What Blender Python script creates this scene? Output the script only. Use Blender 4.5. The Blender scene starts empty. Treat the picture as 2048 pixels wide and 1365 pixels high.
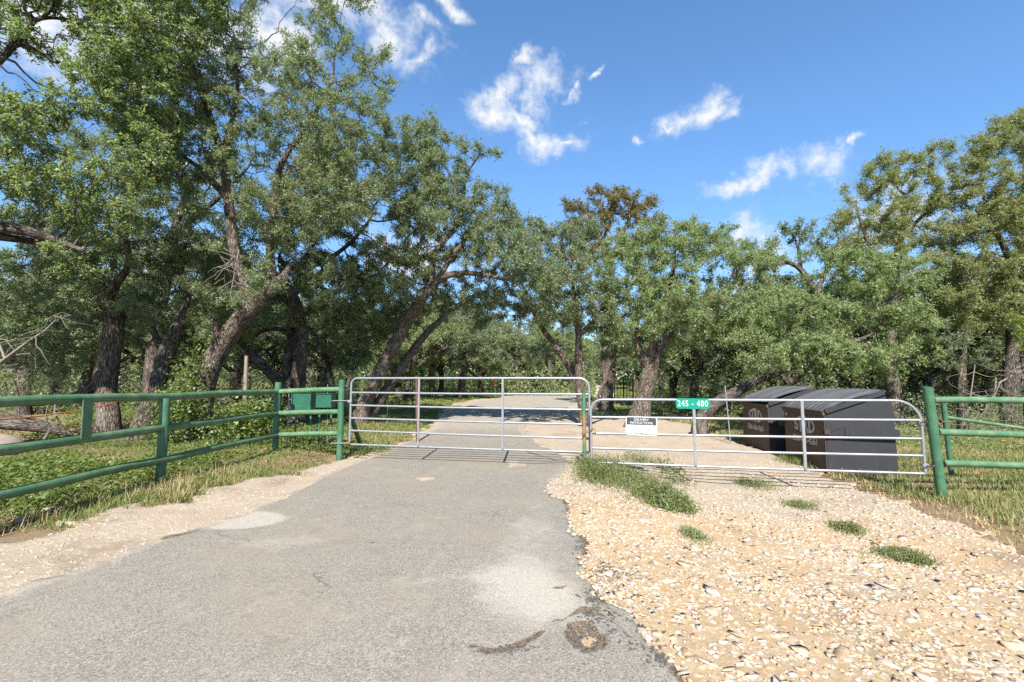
import bpy, math, random
import numpy as np
from mathutils import Vector, Matrix

R = math.radians
rng = np.random.default_rng(7)
random.seed(7)
scene = bpy.context.scene
COL = scene.collection

# ------------------------------------------------------------------ camera, sky, sun
CAM_Z = 1.42
PITCH = R(5.05)
F = 910.0
cd = bpy.data.cameras.new('camera')
cd.sensor_width = 36.0
cd.lens = F / 2048 * 36
cd.clip_start = 0.05
cd.clip_end = 3000
cam = bpy.data.objects.new('camera', cd)
cam.location = (0, 0, CAM_Z)
cam.rotation_euler = (math.pi / 2 + PITCH, 0, 0)
COL.objects.link(cam)
scene.camera = cam

SUN_EL = R(43)
SUN_AZ_TRAVEL = R(3.0)          # light travels forward and a little to +x
sun_travel = Vector((math.sin(SUN_AZ_TRAVEL) * math.cos(SUN_EL), math.cos(SUN_AZ_TRAVEL) * math.cos(SUN_EL), -math.sin(SUN_EL)))
sl = bpy.data.lights.new('sun', 'SUN')
sl.energy = 4.4
sl.angle = R(0.53)
sl.color = (1.0, 0.945, 0.86)
so = bpy.data.objects.new('sun', sl)
so.rotation_euler = sun_travel.to_track_quat('-Z', 'Y').to_euler()
so.location = (0, -30, 40)
COL.objects.link(so)

scene.view_settings.view_transform = 'Standard'
scene.view_settings.look = 'None'
scene.view_settings.gamma = 1
scene.view_settings.use_curve_mapping = False
scene.view_settings.exposure = 1.65
scene.cycles.max_bounces = 8
scene.cycles.transmission_bounces = 6
scene.cycles.diffuse_bounces = 4
scene.cycles.use_denoising = False
scene.cycles.sample_clamp_indirect = 4.0


def ray(px, py):
    xc = (px - 1024) / F
    yc = -(py - 682.5) / F
    return np.array([xc, math.cos(PITCH) - yc * math.sin(PITCH), math.sin(PITCH) + yc * math.cos(PITCH)])


def A(px, py, Y):
    """point of the place seen at a photograph pixel, Y metres in front of the camera"""
    d = ray(px, py)
    return d * (Y / d[1]) + np.array([0, 0, CAM_Z])


# ------------------------------------------------------------------ world
world = bpy.data.worlds.new('World')
scene.world = world
world.use_nodes = True
wt = world.node_tree
for n in list(wt.nodes):
    wt.nodes.remove(n)


class NT:
    def __init__(s, tree):
        s.t = tree

    def n(s, typ, ins=None, **kw):
        nd = s.t.nodes.new(typ)
        for k, v in kw.items():
            setattr(nd, k, v)
        for k, v in (ins or {}).items():
            sk = nd.inputs[k]
            if isinstance(v, bpy.types.NodeSocket):
                s.t.links.new(v, sk)
            else:
                sk.default_value = v
        return nd

    def math(s, op, a, b=0.0, c=0.0, clamp=False):
        nd = s.n('ShaderNodeMath', {0: a, 1: b, 2: c}, operation=op, use_clamp=clamp)
        return nd.outputs[0]

    def mix(s, fac, a, b, blend='MIX'):
        nd = s.t.nodes.new('ShaderNodeMix')
        nd.data_type = 'RGBA'
        nd.blend_type = blend
        for idx, v in ((0, fac), (6, a), (7, b)):
            sk = nd.inputs[idx]
            if isinstance(v, bpy.types.NodeSocket):
                s.t.links.new(v, sk)
            elif idx == 0:
                sk.default_value = v
            else:
                sk.default_value = (v[0], v[1], v[2], 1)
        return nd.outputs[2]

    def smooth(s, v, a, b):
        nd = s.n('ShaderNodeMapRange', {'Value': v, 'From Min': a, 'From Max': b}, interpolation_type='SMOOTHSTEP')
        return nd.outputs[0]

    def noise(s, vec, scale, detail=3.0, rough=0.55, out=0, dist=0.0):
        ins = {'Scale': scale, 'Detail': detail, 'Roughness': rough, 'Distortion': dist}
        if vec is not None:
            ins['Vector'] = vec
        return s.n('ShaderNodeTexNoise', ins).outputs[out]

    def ramp(s, fac, stops):
        nd = s.n('ShaderNodeValToRGB', {'Fac': fac})
        cr = nd.color_ramp
        while len(cr.elements) < len(stops):
            cr.elements.new(0.5)
        for e, (p, c) in zip(cr.elements, stops):
            e.position = p
            e.color = (c[0], c[1], c[2], 1)
        return nd.outputs[0]


W = NT(wt)
sky = W.n('ShaderNodeTexSky', sky_type='NISHITA', sun_disc=False)
sky.sun_elevation = SUN_EL
sky.sun_rotation = math.pi + SUN_AZ_TRAVEL
sky.altitude = 300
sky.air_density = 0.8
sky.dust_density = 0.0
sky.ozone_density = 3.0
tc = W.n('ShaderNodeTexCoord')
sep = W.n('ShaderNodeSeparateXYZ', {0: tc.outputs['Generated']})
az = W.math('ARCTAN2', sep.outputs[0], sep.outputs[1])
el = W.math('ARCSINE', sep.outputs[2])
ae = W.n('ShaderNodeCombineXYZ', {0: az, 1: el}).outputs[0]
warp = W.n('ShaderNodeVectorMath', {0: W.noise(tc.outputs['Generated'], 11.0, 6.0, .6, out=1), 1: (.5, .5, .5)}, operation='SUBTRACT').outputs[0]
warp = W.n('ShaderNodeVectorMath', {0: warp, 'Scale': .13}, operation='SCALE').outputs[0]
ae = W.n('ShaderNodeVectorMath', {0: ae, 1: warp}, operation='ADD').outputs[0]
nz = W.noise(tc.outputs['Generated'], 14.0, 9.0, 0.66)
nz2 = W.noise(tc.outputs['Generated'], 48.0, 6.0, 0.65)
CLOUDS = [  # direction through these photo pixels, half width, half height (px), roll
    (1092, 155, 46, 48, 0), (1065, 190, 40, 30, -40), (1010, 190, 34, 26, 10), (990, 232, 52, 34, -20), (1040, 235, 55, 22, -25),
    (1095, 290, 52, 34, 15), (1060, 280, 34, 24, -35), (1125, 275, 26, 14, 10), (1050, 130, 26, 14, 20), (1140, 190, 12, 12, 0),
    (1410, 218, 56, 34, 12), (1365, 245, 60, 26, 32), (1455, 225, 36, 22, 15), (1330, 270, 24, 10, 35), (1280, 292, 12, 9, 0),
    (1470, 372, 60, 22, 10), (1525, 362, 40, 26, 12), (1575, 350, 40, 28, 5), (1650, 332, 62, 38, 12), (1715, 300, 20, 12, 20),
    (690, 10, 190, 55, -5), (770, 75, 75, 52, -20), (835, 112, 36, 26, 30), (905, 12, 50, 30, -40), (560, 70, 110, 60, 0), (840, 50, 40, 26, -20),
    (360, 40, 260, 110, 0), (80, 20, 260, 130, 0), (1500, 470, 52, 38, 0), (1545, 520, 70, 40, 0), (1800, 440, 120, 70, 0), (820, 520, 120, 60, 0),
    (330, 530, 120, 60, 0), (600, 640, 140, 50, 0), (1960, 560, 120, 50, 0), (1190, 150, 22, 12, 30),
]
cm = None


def cloud_term(cm, a, e, hw, hh, roll):
    mp = W.n('ShaderNodeMapping', {'Vector': ae, 'Location': (a, e, 0), 'Rotation': (0, 0, roll), 'Scale': (hw, hh, 1)}, vector_type='TEXTURE')
    ln = W.n('ShaderNodeVectorMath', {0: mp.outputs[0]}, operation='LENGTH').outputs['Value']
    t = W.math('SUBTRACT', 1.0, ln)
    return t if cm is None else W.math('MAXIMUM', cm, t)


for (px, py, hw, hh, roll) in CLOUDS:
    d = ray(px, py)
    d = d / np.linalg.norm(d)
    dx = ray(px + hw, py)
    dx = dx / np.linalg.norm(dx)
    dy = ray(px, py - hh)
    dy = dy / np.linalg.norm(dy)
    a0, e0 = math.atan2(d[0], d[1]), math.asin(d[2])
    cm = cloud_term(cm, a0, e0, abs(math.atan2(dx[0], dx[1]) - a0) * 1.25, abs(math.asin(dy[2]) - e0) * 1.25, R(roll))
for i in range(12):             # the same fair-weather clouds in the rest of the sky
    cm = cloud_term(cm, random.choice((-1, 1)) * random.uniform(1.2, 3.0), random.uniform(0.3, 1.0), random.uniform(.12, .3), random.uniform(.06, .14), random.uniform(-.4, .4))
cm = W.math('MAXIMUM', cm, -1.2)
dens = W.math('ADD', cm, W.math('MULTIPLY', W.math('SUBTRACT', nz, 0.5), 2.6))
dens = W.math('ADD', dens, W.math('MULTIPLY', W.math('SUBTRACT', nz2, 0.5), 1.0))
cmask = W.math('MULTIPLY', W.smooth(dens, -.12, 1.2), 0.97)
ccol = W.mix(W.smooth(dens, 0.25, 1.3), (1.95, 2.1, 2.3), (2.32, 2.32, 2.32))
hsv = W.n('ShaderNodeHueSaturation', {'Color': sky.outputs[0], 'Hue': 0.496, 'Saturation': 1.10, 'Value': W.math('MULTIPLY_ADD', W.smooth(el, -.05, .55), .27, .43)})
sky_c = W.mix(cmask, hsv.outputs[0], ccol)
bg = W.n('ShaderNodeBackground', {'Color': sky_c, 'Strength': 0.14})
wo = W.n('ShaderNodeOutputWorld', {'Surface': bg.outputs[0]})
world['kind'] = 'structure'

# ------------------------------------------------------------------ numeric noise


def vnoise(x, y, seed=0):
    x = np.asarray(x, float)
    y = np.asarray(y, float)
    xi = np.floor(x).astype(np.int64)
    yi = np.floor(y).astype(np.int64)
    fx = x - xi
    fy = y - yi
    fx = fx * fx * (3 - 2 * fx)
    fy = fy * fy * (3 - 2 * fy)

    def h(a, b):
        v = (a * 374761393 + b * 668265263 + seed * 1442695041) & 0x7fffffff
        v = ((v ^ (v >> 13)) * 1274126177) & 0x7fffffff
        v = v ^ (v >> 16)
        return (v & 0xffff) / 65535.0
    return (h(xi, yi) * (1 - fx) + h(xi + 1, yi) * fx) * (1 - fy) + (h(xi, yi + 1) * (1 - fx) + h(xi + 1, yi + 1) * fx) * fy


def fbm(x, y, seed=0, octv=4):
    t = 0
    a = 0.5
    for o in range(octv):
        t = t + a * vnoise(np.asarray(x) * 2 ** o, np.asarray(y) * 2 ** o, seed + o * 17)
        a *= 0.5
    return t / (1 - 0.5 ** octv)


def sstep(v, a, b):
    t = np.clip((np.asarray(v, float) - a) / (b - a), 0, 1)
    return t * t * (3 - 2 * t)


def height(x, y):
    x = np.asarray(x, float)
    y = np.asarray(y, float)
    h = -0.09 + 0 * x
    near = 1 - sstep(y, 12, 22)
    h = h - 0.14 * sstep(x, 1.4, 3.4) * near                       # the gravel drive lies lower
    h = h + 0.10 * np.exp(-((x - 1.25) / .55) ** 2 - ((y - 7.9) / .7) ** 2)
    h = h + 0.12 * sstep(-x, 3.0, 4.6)                              # the fence verge is a little higher
    h = h + 0.06 * sstep(-x, 6, 10)
    h = h + 0.012 * np.clip(y - 11, 0, 30) + 0.022 * np.clip(y - 41, 0, 60) + 0.03 * np.clip(np.abs(x) - 30, 0, 60) * sstep(y, 0, 20)
    h = h + 0.05 * (fbm(x * .35, y * .35, 3, 2) - .5) * sstep(y, 1.5, 5)
    return h


def H1(x, y):
    return float(height(np.array([x]), np.array([y]))[0])


_GT = 1.5 * 1.02 ** np.arange(230)


def G(px, py):
    """ground point seen at a photograph pixel"""
    d = ray(px, py)
    t = _GT
    miss = CAM_Z + d[2] * t - height(d[0] * t, d[1] * t)
    i = int(np.argmax(miss <= 0))
    i = i if i > 0 else len(t) - 1
    k = miss[i - 1] / max(miss[i - 1] - miss[i], 1e-9)
    t = t[i - 1] + (t[i] - t[i - 1]) * min(max(k, 0), 1)
    p = d * t
    return np.array([p[0], p[1]])


def in_poly(x, y, poly):
    x = np.asarray(x)
    y = np.asarray(y)
    ins = np.zeros(x.shape, bool)
    n = len(poly)
    for i in range(n):
        x1, y1 = poly[i]
        x2, y2 = poly[(i + 1) % n]
        if y1 == y2:
            continue
        c = (y1 > y) != (y2 > y)
        ins ^= c & (x < (x2 - x1) * (y - y1) / (y2 - y1) + x1)
    return ins


def sdist(x, y, poly):
    """signed distance, negative inside"""
    x = np.asarray(x, np.float32)
    y = np.asarray(y, np.float32)
    PA = np.array(poly)
    far = (x < PA[:, 0].min() - 1.5) | (x > PA[:, 0].max() + 1.5) | (y < PA[:, 1].min() - 1.5) | (y > PA[:, 1].max() + 1.5)
    if far.any():
        d = np.full(x.shape, 2.0)
        k = ~far
        if k.any():
            d[k] = sdist(x[k], y[k], poly)
        return d
    d = np.full(x.shape, 1e9, np.float32)
    n = len(poly)
    for i in range(n):
        a = np.array(poly[i])
        b = np.array(poly[(i + 1) % n])
        e = b - a
        l2 = max(e @ e, 1e-12)
        t = np.clip(((x - np.float32(a[0])) * np.float32(e[0] / l2) + (y - np.float32(a[1])) * np.float32(e[1] / l2)), 0, 1)
        u = x - np.float32(a[0]) - t * np.float32(e[0])
        w = y - np.float32(a[1]) - t * np.float32(e[1])
        d = np.minimum(d, u * u + w * w)
    return np.where(in_poly(x, y, poly), -np.sqrt(d), np.sqrt(d))


# ------------------------------------------------------------------ object helpers


def mesh_np(name, verts, faces, mat, smooth=False, uvattr=None):
    """faces: array (n,3) or (n,4)"""
    me = bpy.data.meshes.new(name)
    verts = np.ascontiguousarray(verts, dtype=np.float32)
    faces = np.ascontiguousarray(faces, dtype=np.int32)
    nf, k = faces.shape
    me.vertices.add(len(verts))
    me.vertices.foreach_set('co', verts.ravel())
    me.loops.add(nf * k)
    me.loops.foreach_set('vertex_index', faces.ravel())
    me.polygons.add(nf)
    me.polygons.foreach_set('loop_start', np.arange(0, nf * k, k, dtype=np.int32))
    me.polygons.foreach_set('loop_total', np.full(nf, k, dtype=np.int32))
    if smooth:
        me.polygons.foreach_set('use_smooth', np.ones(nf, bool))
    me.update(calc_edges=True)
    if mat is not None:
        me.materials.append(mat)
    return me


def add_attr(me, name, data, typ='FLOAT'):
    a = me.attributes.new(name, typ, 'POINT')
    if typ == 'FLOAT':
        a.data.foreach_set('value', np.ascontiguousarray(data, dtype=np.float32))
    else:
        a.data.foreach_set('vector', np.ascontiguousarray(data, dtype=np.float32).ravel())


def link(name, me, parent=None, loc=(0, 0, 0)):
    o = bpy.data.objects.new(name, me)
    o.location = loc
    if parent is not None:
        o.parent = parent
    COL.objects.link(o)
    return o


def tag(o, label=None, cat=None, group=None, kind=None):
    if label:
        o['label'] = label
    if cat:
        o['category'] = cat
    if group:
        o['group'] = group
    if kind:
        o['kind'] = kind
    return o


def thing(name, label, cat, loc=(0, 0, 0), rz=0.0, group=None):
    o = bpy.data.objects.new(name, None)
    o.location = loc
    o.rotation_euler = (0, 0, rz)
    o.empty_display_size = 0.1
    COL.objects.link(o)
    return tag(o, label, cat, group)


class MB:
    def __init__(s):
        s.v = []
        s.f = []

    def add(s, v, f):
        b = len(s.v)
        s.v += [tuple(map(float, p)) for p in v]
        s.f += [tuple(i + b for i in q) for q in f]
        return s

    def tube(s, pts, rad, sides=12, caps=True):
        pts = [Vector(p) for p in pts]
        n = len(pts)
        if not hasattr(rad, '__len__'):
            rad = [rad] * n
        v, f = [], []
        up = None
        for i, p in enumerate(pts):
            t = (pts[min(i + 1, n - 1)] - pts[max(i - 1, 0)]).normalized()
            if up is None:
                up = t.cross(Vector((0, 0, 1)))
                if up.length < .1:
                    up = t.cross(Vector((1, 0, 0)))
            a = (up - t * up.dot(t)).normalized()
            up = a
            b = t.cross(a)
            for k in range(sides):
                w = 2 * math.pi * (k + .5) / sides
                v.append(p + (a * math.cos(w) + b * math.sin(w)) * rad[i])
        for i in range(n - 1):
            for k in range(sides):
                k2 = (k + 1) % sides
                f.append((i * sides + k, i * sides + k2, (i + 1) * sides + k2, (i + 1) * sides + k))
        if caps:
            f.append(tuple(range(sides - 1, -1, -1)))
            f.append(tuple((n - 1) * sides + k for k in range(sides)))
        return s.add(v, f)

    def box(s, c, size, M=None):
        hx, hy, hz = size[0] / 2, size[1] / 2, size[2] / 2
        v = [Vector((x, y, z)) for x in (-hx, hx) for y in (-hy, hy) for z in (-hz, hz)]
        if M is not None:
            v = [M @ q for q in v]
        v = [q + Vector(c) for q in v]
        f = [(0, 1, 3, 2), (4, 6, 7, 5), (0, 4, 5, 1), (2, 3, 7, 6), (0, 2, 6, 4), (1, 5, 7, 3)]
        return s.add(v, f)

    def bar(s, p, q, w, h, up=(0, 0, 1)):
        """box from p to q, w across, h along up"""
        p = Vector(p)
        q = Vector(q)
        t = (q - p).normalized()
        u = Vector(up)
        u = (u - t * u.dot(t)).normalized()
        b = t.cross(u)
        v = []
        for e in (p, q):
            for sx, sz in ((-1, -1), (1, -1), (1, 1), (-1, 1)):
                v.append(e + b * sx * w / 2 + u * sz * h / 2)
        return s.add(v, [(0, 1, 2, 3), (7, 6, 5, 4), (0, 4, 5, 1), (1, 5, 6, 2), (2, 6, 7, 3), (3, 7, 4, 0)])

    def prism(s, poly, d0, d1, fn):
        """poly of 2D points, extruded between d0 and d1 through fn(a,b,d)"""
        n = len(poly)
        v = [fn(a, b, d0) for a, b in poly] + [fn(a, b, d1) for a, b in poly]
        f = [tuple(range(n - 1, -1, -1)), tuple(range(n, 2 * n))]
        for i in range(n):
            j = (i + 1) % n
            f.append((i, j, n + j, n + i))
        return s.add(v, f)

    def mesh(s, name, mat, off=(0, 0, 0), smooth=True, bevel=0):
        import bmesh
        me = bpy.data.meshes.new(name)
        ox, oy, oz = off
        me.from_pydata([(x - ox, y - oy, z - oz) for x, y, z in s.v], [], s.f)
        bm = bmesh.new()
        bm.from_mesh(me)
        bmesh.ops.recalc_face_normals(bm, faces=bm.faces)
        if bevel:
            bmesh.ops.bevel(bm, geom=[e for e in bm.edges if e.is_manifold and e.calc_face_angle(0) > .7], offset=bevel, segments=2, affect='EDGES')
        for fc in bm.faces:
            fc.smooth = smooth
        if smooth:
            for e in bm.edges:
                if e.is_manifold and e.calc_face_angle(0) > R(40):
                    e.smooth = False
        bm.to_mesh(me)
        bm.free()
        if mat is not None:
            me.materials.append(mat)
        return me

    def build(s, name, mat, parent=None, off=(0, 0, 0), smooth=True, bevel=0, loc=(0, 0, 0)):
        return link(name, s.mesh(name, mat, off, smooth, bevel), parent, loc)


def text_mesh(txt, size, mat, name, bold=0.0, sx=1.0, space=1.0, width=None):
    cu = bpy.data.curves.new(name, 'FONT')
    cu.body = txt
    cu.size = size
    cu.align_x = 'CENTER'
    cu.align_y = 'CENTER'
    cu.offset = bold
    cu.space_character = space
    cu.resolution_u = 4
    cu.extrude = 0.0008
    o = bpy.data.objects.new('lettering', cu)
    COL.objects.link(o)
    bpy.context.view_layer.update()
    me = bpy.data.meshes.new_from_object(o.evaluated_get(bpy.context.evaluated_depsgraph_get()))
    bpy.data.objects.remove(o)
    bpy.data.curves.remove(cu)
    me.name = name
    me.materials.clear()
    me.materials.append(mat)
    if width:
        xs_ = [v.co.x for v in me.vertices]
        sx = width / (max(xs_) - min(xs_))
    if sx != 1.0:
        me.transform(Matrix.Diagonal((sx, 1, 1, 1)))
    return me


# ------------------------------------------------------------------ materials


def new_mat(name):
    m = bpy.data.materials.new(name)
    m.use_nodes = True
    t = m.node_tree
    for n in list(t.nodes):
        t.nodes.remove(n)
    return m, NT(t)


def finish(T, color, rough=0.7, metal=0.0, bump=None, bstr=0.3, bdist=0.01, spec=0.4):
    p = T.n('ShaderNodeBsdfPrincipled', {'Base Color': color if isinstance(color, bpy.types.NodeSocket) else (*color, 1), 'Roughness': rough, 'Metallic': metal, 'Specular IOR Level': spec})
    if bump is not None:
        b = T.n('ShaderNodeBump', {'Height': bump, 'Strength': bstr, 'Distance': bdist})
        T.t.links.new(b.outputs[0], p.inputs['Normal'])
    T.n('ShaderNodeOutputMaterial', {'Surface': p.outputs[0]})
    return p


def obj_co(T):
    return T.n('ShaderNodeTexCoord').outputs['Object']


def geo_pos(T):
    return T.n('ShaderNodeNewGeometry').outputs['Position']


def attr(T, name, out='Fac'):
    return T.n('ShaderNodeAttribute', attribute_name=name).outputs[out]


def paint_mat(name, base, fade, rust=0.35, rough=0.5):
    m, T = new_mat(name)
    co = geo_pos(T)
    n1 = T.noise(co, 6, 5, .6)
    n2 = T.noise(co, 45, 4, .6)
    c = T.mix(T.smooth(n1, .35, .75), base, fade)
    c = T.mix(T.math('MULTIPLY', T.smooth(n2, .62 - rust * .1, .8), .6), c, (0.16, 0.07, 0.035))
    c = T.mix(T.math('MULTIPLY', T.smooth(T.noise(co, 90, 2), .6, .75), .35), c, (.35, .38, .3))
    finish(T, c, rough, 0, n2, .15, .004)
    return m


def galv_mat():
    m, T = new_mat('galvanised_steel')
    co = geo_pos(T)
    v = T.n('ShaderNodeTexVoronoi', {'Vector': co, 'Scale': 60}).outputs['Color']
    bw = T.n('ShaderNodeRGBToBW', {0: v}).outputs[0]
    n = T.noise(co, 5, 4, .6)
    c = T.mix(bw, (0.197, 0.210, 0.223), (0.262, 0.276, 0.288))
    c = T.mix(T.math('MULTIPLY', T.smooth(n, .5, .75), .5), c, (0.302, 0.302, 0.295))
    c = T.mix(T.math('MULTIPLY', T.smooth(T.noise(co, 14, 5, .7), .66, .74), .6), c, (0.144, 0.085, 0.052))
    finish(T, c, T.math('MULTIPLY_ADD', bw, .15, .36), .45, bw, .05, .002)
    return m


def plain(name, col, rough=.6, metal=0, var=.25, scale=20, bstr=.1):
    m, T = new_mat(name)
    n = T.noise(geo_pos(T), scale, 5, .6)
    c = T.mix(n, [k * (1 - var) for k in col], [min(1, k * (1 + var)) for k in col])
    finish(T, c, rough, metal, n, bstr, .003)
    return m


def bark_mat(name, dark, light):
    m, T = new_mat(name)
    v = attr(T, 'bark', 'Vector')
    w = T.n('ShaderNodeVectorMath', {0: v, 1: T.n('ShaderNodeVectorMath', {0: T.noise(v, 9, 4, .6, out=1), 'Scale': .10}, operation='SCALE').outputs[0]}, operation='ADD').outputs[0]
    n = T.noise(w, 40, 6, .65)
    n2 = T.noise(w, 17, 3, .6)
    ridge = T.math('MULTIPLY', T.math('ABSOLUTE', T.math('SUBTRACT', n2, .5)), 5.0, clamp=True)
    vo = T.n('ShaderNodeTexVoronoi', {'Vector': w, 'Scale': 30.0, 'Randomness': 1.0}, feature='DISTANCE_TO_EDGE').outputs['Distance']
    hgt = T.math('ADD', T.math('MULTIPLY', T.smooth(vo, 0.0, .2), .45), T.math('ADD', T.math('MULTIPLY', ridge, .35), T.math('MULTIPLY', n, .5)))
    c = T.mix(T.smooth(hgt, .35, 1.05), dark, light)
    big = T.noise(geo_pos(T), 2.2, 3)
    c = T.mix(T.math('MULTIPLY', T.smooth(big, .52, .68), .4), c, (.25, .24, .20))
    finish(T, c, .92, 0, hgt, 1.0, .03, .15)
    return m


def leaf_mat(name, cols, back, trans, tfac=.42, rough=.5):
    m, T = new_mat(name)
    g = T.n('ShaderNodeNewGeometry')
    c = T.ramp(g.outputs['Random Per Island'], [(i / max(1, len(cols) - 1), k) for i, k in enumerate(cols)])
    c = T.mix(T.math('MULTIPLY', T.noise(g.outputs['Position'], .7, 3), .5), c, cols[len(cols) // 2])
    c = T.mix(T.math('MULTIPLY', g.outputs['Backfacing'], .7), c, back)
    p = T.n('ShaderNodeBsdfPrincipled', {'Base Color': c, 'Roughness': rough, 'Specular IOR Level': .5})
    tr = T.n('ShaderNodeBsdfTranslucent', {'Color': T.mix(.75, c, trans)})
    mx = T.n('ShaderNodeMixShader', {0: tfac, 1: p.outputs[0], 2: tr.outputs[0]})
    T.n('ShaderNodeOutputMaterial', {'Surface': mx.outputs[0]})
    return m


M_GREEN = paint_mat('green_pipe_paint', (0.045, 0.114, 0.053), (0.113, 0.176, 0.099), .35, .38)
M_GREEN_DK = paint_mat('green_post_paint', (0.027, 0.095, 0.052), (0.059, 0.132, 0.073), .3, .42)
M_BOXGREEN = paint_mat('green_box_paint', (0.009, 0.069, 0.043), (0.016, 0.092, 0.058), .1, .4)
M_GALV = galv_mat()
M_RUST = plain('rusty_iron', (.17, .07, .035), .85, .1, .45, 30, .4)
M_RUSTDK = plain('dark_rusted_iron', (.05, .03, .025), .8, .2, .4, 30, .3)
M_RUSTRED = plain('red_oxide_steel', (.085, .036, .026), .8, 0, .3, 25, .2)
M_CABLE = plain('orange_cable', (.55, .17, .07), .5, 0, .25, 30)
M_WHITE = plain('white_sign_paint', (0.420, 0.420, 0.420), .5, 0, .03, 30, .02)
M_SIGNGREEN = plain('green_sign_sheet', (0.000, 0.168, 0.113), .35, 0, .06, 10, .02)
M_SIGNGREY = plain('dark_grey_sign_ink', (0.029, 0.032, 0.038), .45, 0, .1, 20, .02)
M_INK = plain('grey_small_print', (0.059, 0.063, 0.063), .6, 0, .1, 20, .02)
M_WOODGREY = plain('weathered_wood', (0.185, 0.151, 0.118), .9, 0, .3, 12, .4)
M_DEADWOOD = plain('bleached_dead_wood', (0.168, 0.143, 0.122), .9, 0, .3, 18, .4)
M_ORANGE = plain('orange_plastic', (0.630, 0.109, 0.017), .5, 0, .1, 20)
M_STENCIL = plain('worn_white_stencil', (0.420, 0.395, 0.361), .8, 0, .3, 26, .1)
M_BARK = bark_mat('oak_bark', (.042, .032, .026), (.215, .17, .138))
M_BARKD = bark_mat('dark_oak_bark', (.030, .024, .020), (.16, .13, .108))
M_LEAF_A = leaf_mat('live_oak_leaf', [(0.109, 0.152, 0.071), (0.168, 0.218, 0.104), (0.242, 0.273, 0.139), (0.321, 0.322, 0.192)], (.125, .140, .078), (.22, .33, .06))
M_LEAF_B = leaf_mat('bright_oak_leaf', [(0.122, 0.184, 0.071), (0.206, 0.273, 0.109), (0.285, 0.339, 0.139), (0.383, 0.392, 0.201)], (.135, .160, .075), (.24, .37, .06))
M_LEAF_C = leaf_mat('bluish_oak_leaf', [(0.108, 0.153, 0.071), (0.166, 0.211, 0.099), (0.225, 0.263, 0.125), (0.312, 0.321, 0.175)], (.12, .14, .09), (.20, .30, .08))
M_LEAF_D = leaf_mat('browning_oak_leaf', [(.10, .125, .030), (.145, .155, .042), (.185, .165, .05), (.20, .145, .05)], (.15, .12, .055), (.24, .19, .04))
M_LEAF_E = leaf_mat('cedar_elm_leaf', [(0.150, 0.184, 0.071), (0.225, 0.249, 0.093), (0.306, 0.308, 0.116), (0.383, 0.335, 0.145)], (.13, .15, .065), (.26, .34, .06))
M_LEAF_F = leaf_mat('undergrowth_leaf', [(0.051, 0.097, 0.014), (0.078, 0.136, 0.021), (0.110, 0.167, 0.028), (0.147, 0.185, 0.043)], (0.129, 0.158, 0.057), (0.230, 0.334, 0.038), .4, .5)
M_LEAF_Y = leaf_mat('yellow_green_sapling_leaf', [(0.078, 0.132, 0.011), (0.120, 0.176, 0.017), (0.156, 0.194, 0.024)], (0.147, 0.176, 0.038), (0.276, 0.370, 0.028), .42, .5)  # the saplings' own yellow green leaf colour
M_WEED = leaf_mat('roadside_weed_leaf', [(0.071, 0.113, 0.028), (0.109, 0.144, 0.043), (0.152, 0.171, 0.057), (0.228, 0.198, 0.095)], (0.133, 0.153, 0.057), (0.209, 0.288, 0.057), .35, .55)
M_GRASS = leaf_mat('green_grass_blade', [(.075, .12, .022), (.11, .155, .03), (.16, .18, .045), (.22, .20, .07)], (.14, .17, .05), (.2, .27, .05), .3, .6)
M_DRY = leaf_mat('dry_grass_blade', [(.26, .19, .09), (.36, .27, .13), (.44, .35, .19), (.30, .20, .10)], (.34, .26, .13), (.4, .3, .14), .25, .75)
M_LITTER = leaf_mat('fallen_leaf', [(.14, .085, .045), (.22, .14, .075), (.30, .20, .11), (.18, .10, .06)], (.22, .15, .09), (.3, .2, .1), .1, .8)
M_YELLOW = plain('yellow_petal', (.8, .5, .02), .6, 0, .1, 20)


def m_ground():
    m, T = new_mat('pasture_soil')
    co = geo_pos(T)
    g = attr(T, 'green')
    n1 = T.noise(co, 1.3, 6, .65)
    n2 = T.noise(co, 9, 6, .7)
    n3 = T.noise(co, 70, 3, .7)
    dirt = T.mix(n2, (0.124, 0.085, 0.048), (0.257, 0.194, 0.122))
    dirt = T.mix(T.smooth(n3, .55, .75), dirt, (0.234, 0.162, 0.097))
    dry = T.mix(n3, (0.142, 0.109, 0.052), (0.257, 0.199, 0.104))
    grn = T.mix(n3, (0.047, 0.077, 0.016), (0.117, 0.145, 0.041))
    a = T.math('ADD', g, T.math('MULTIPLY', T.math('SUBTRACT', n1, .5), 1.2))
    a = T.math('ADD', a, T.math('MULTIPLY', T.math('SUBTRACT', n2, .5), .9))
    c = T.mix(T.smooth(a, .0, .7), dirt, dry)
    c = T.mix(T.smooth(a, .4, 1.0), c, grn)
    finish(T, c, .95, 0, T.math('ADD', n3, n2), .7, .03, .1)
    return m


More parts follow.
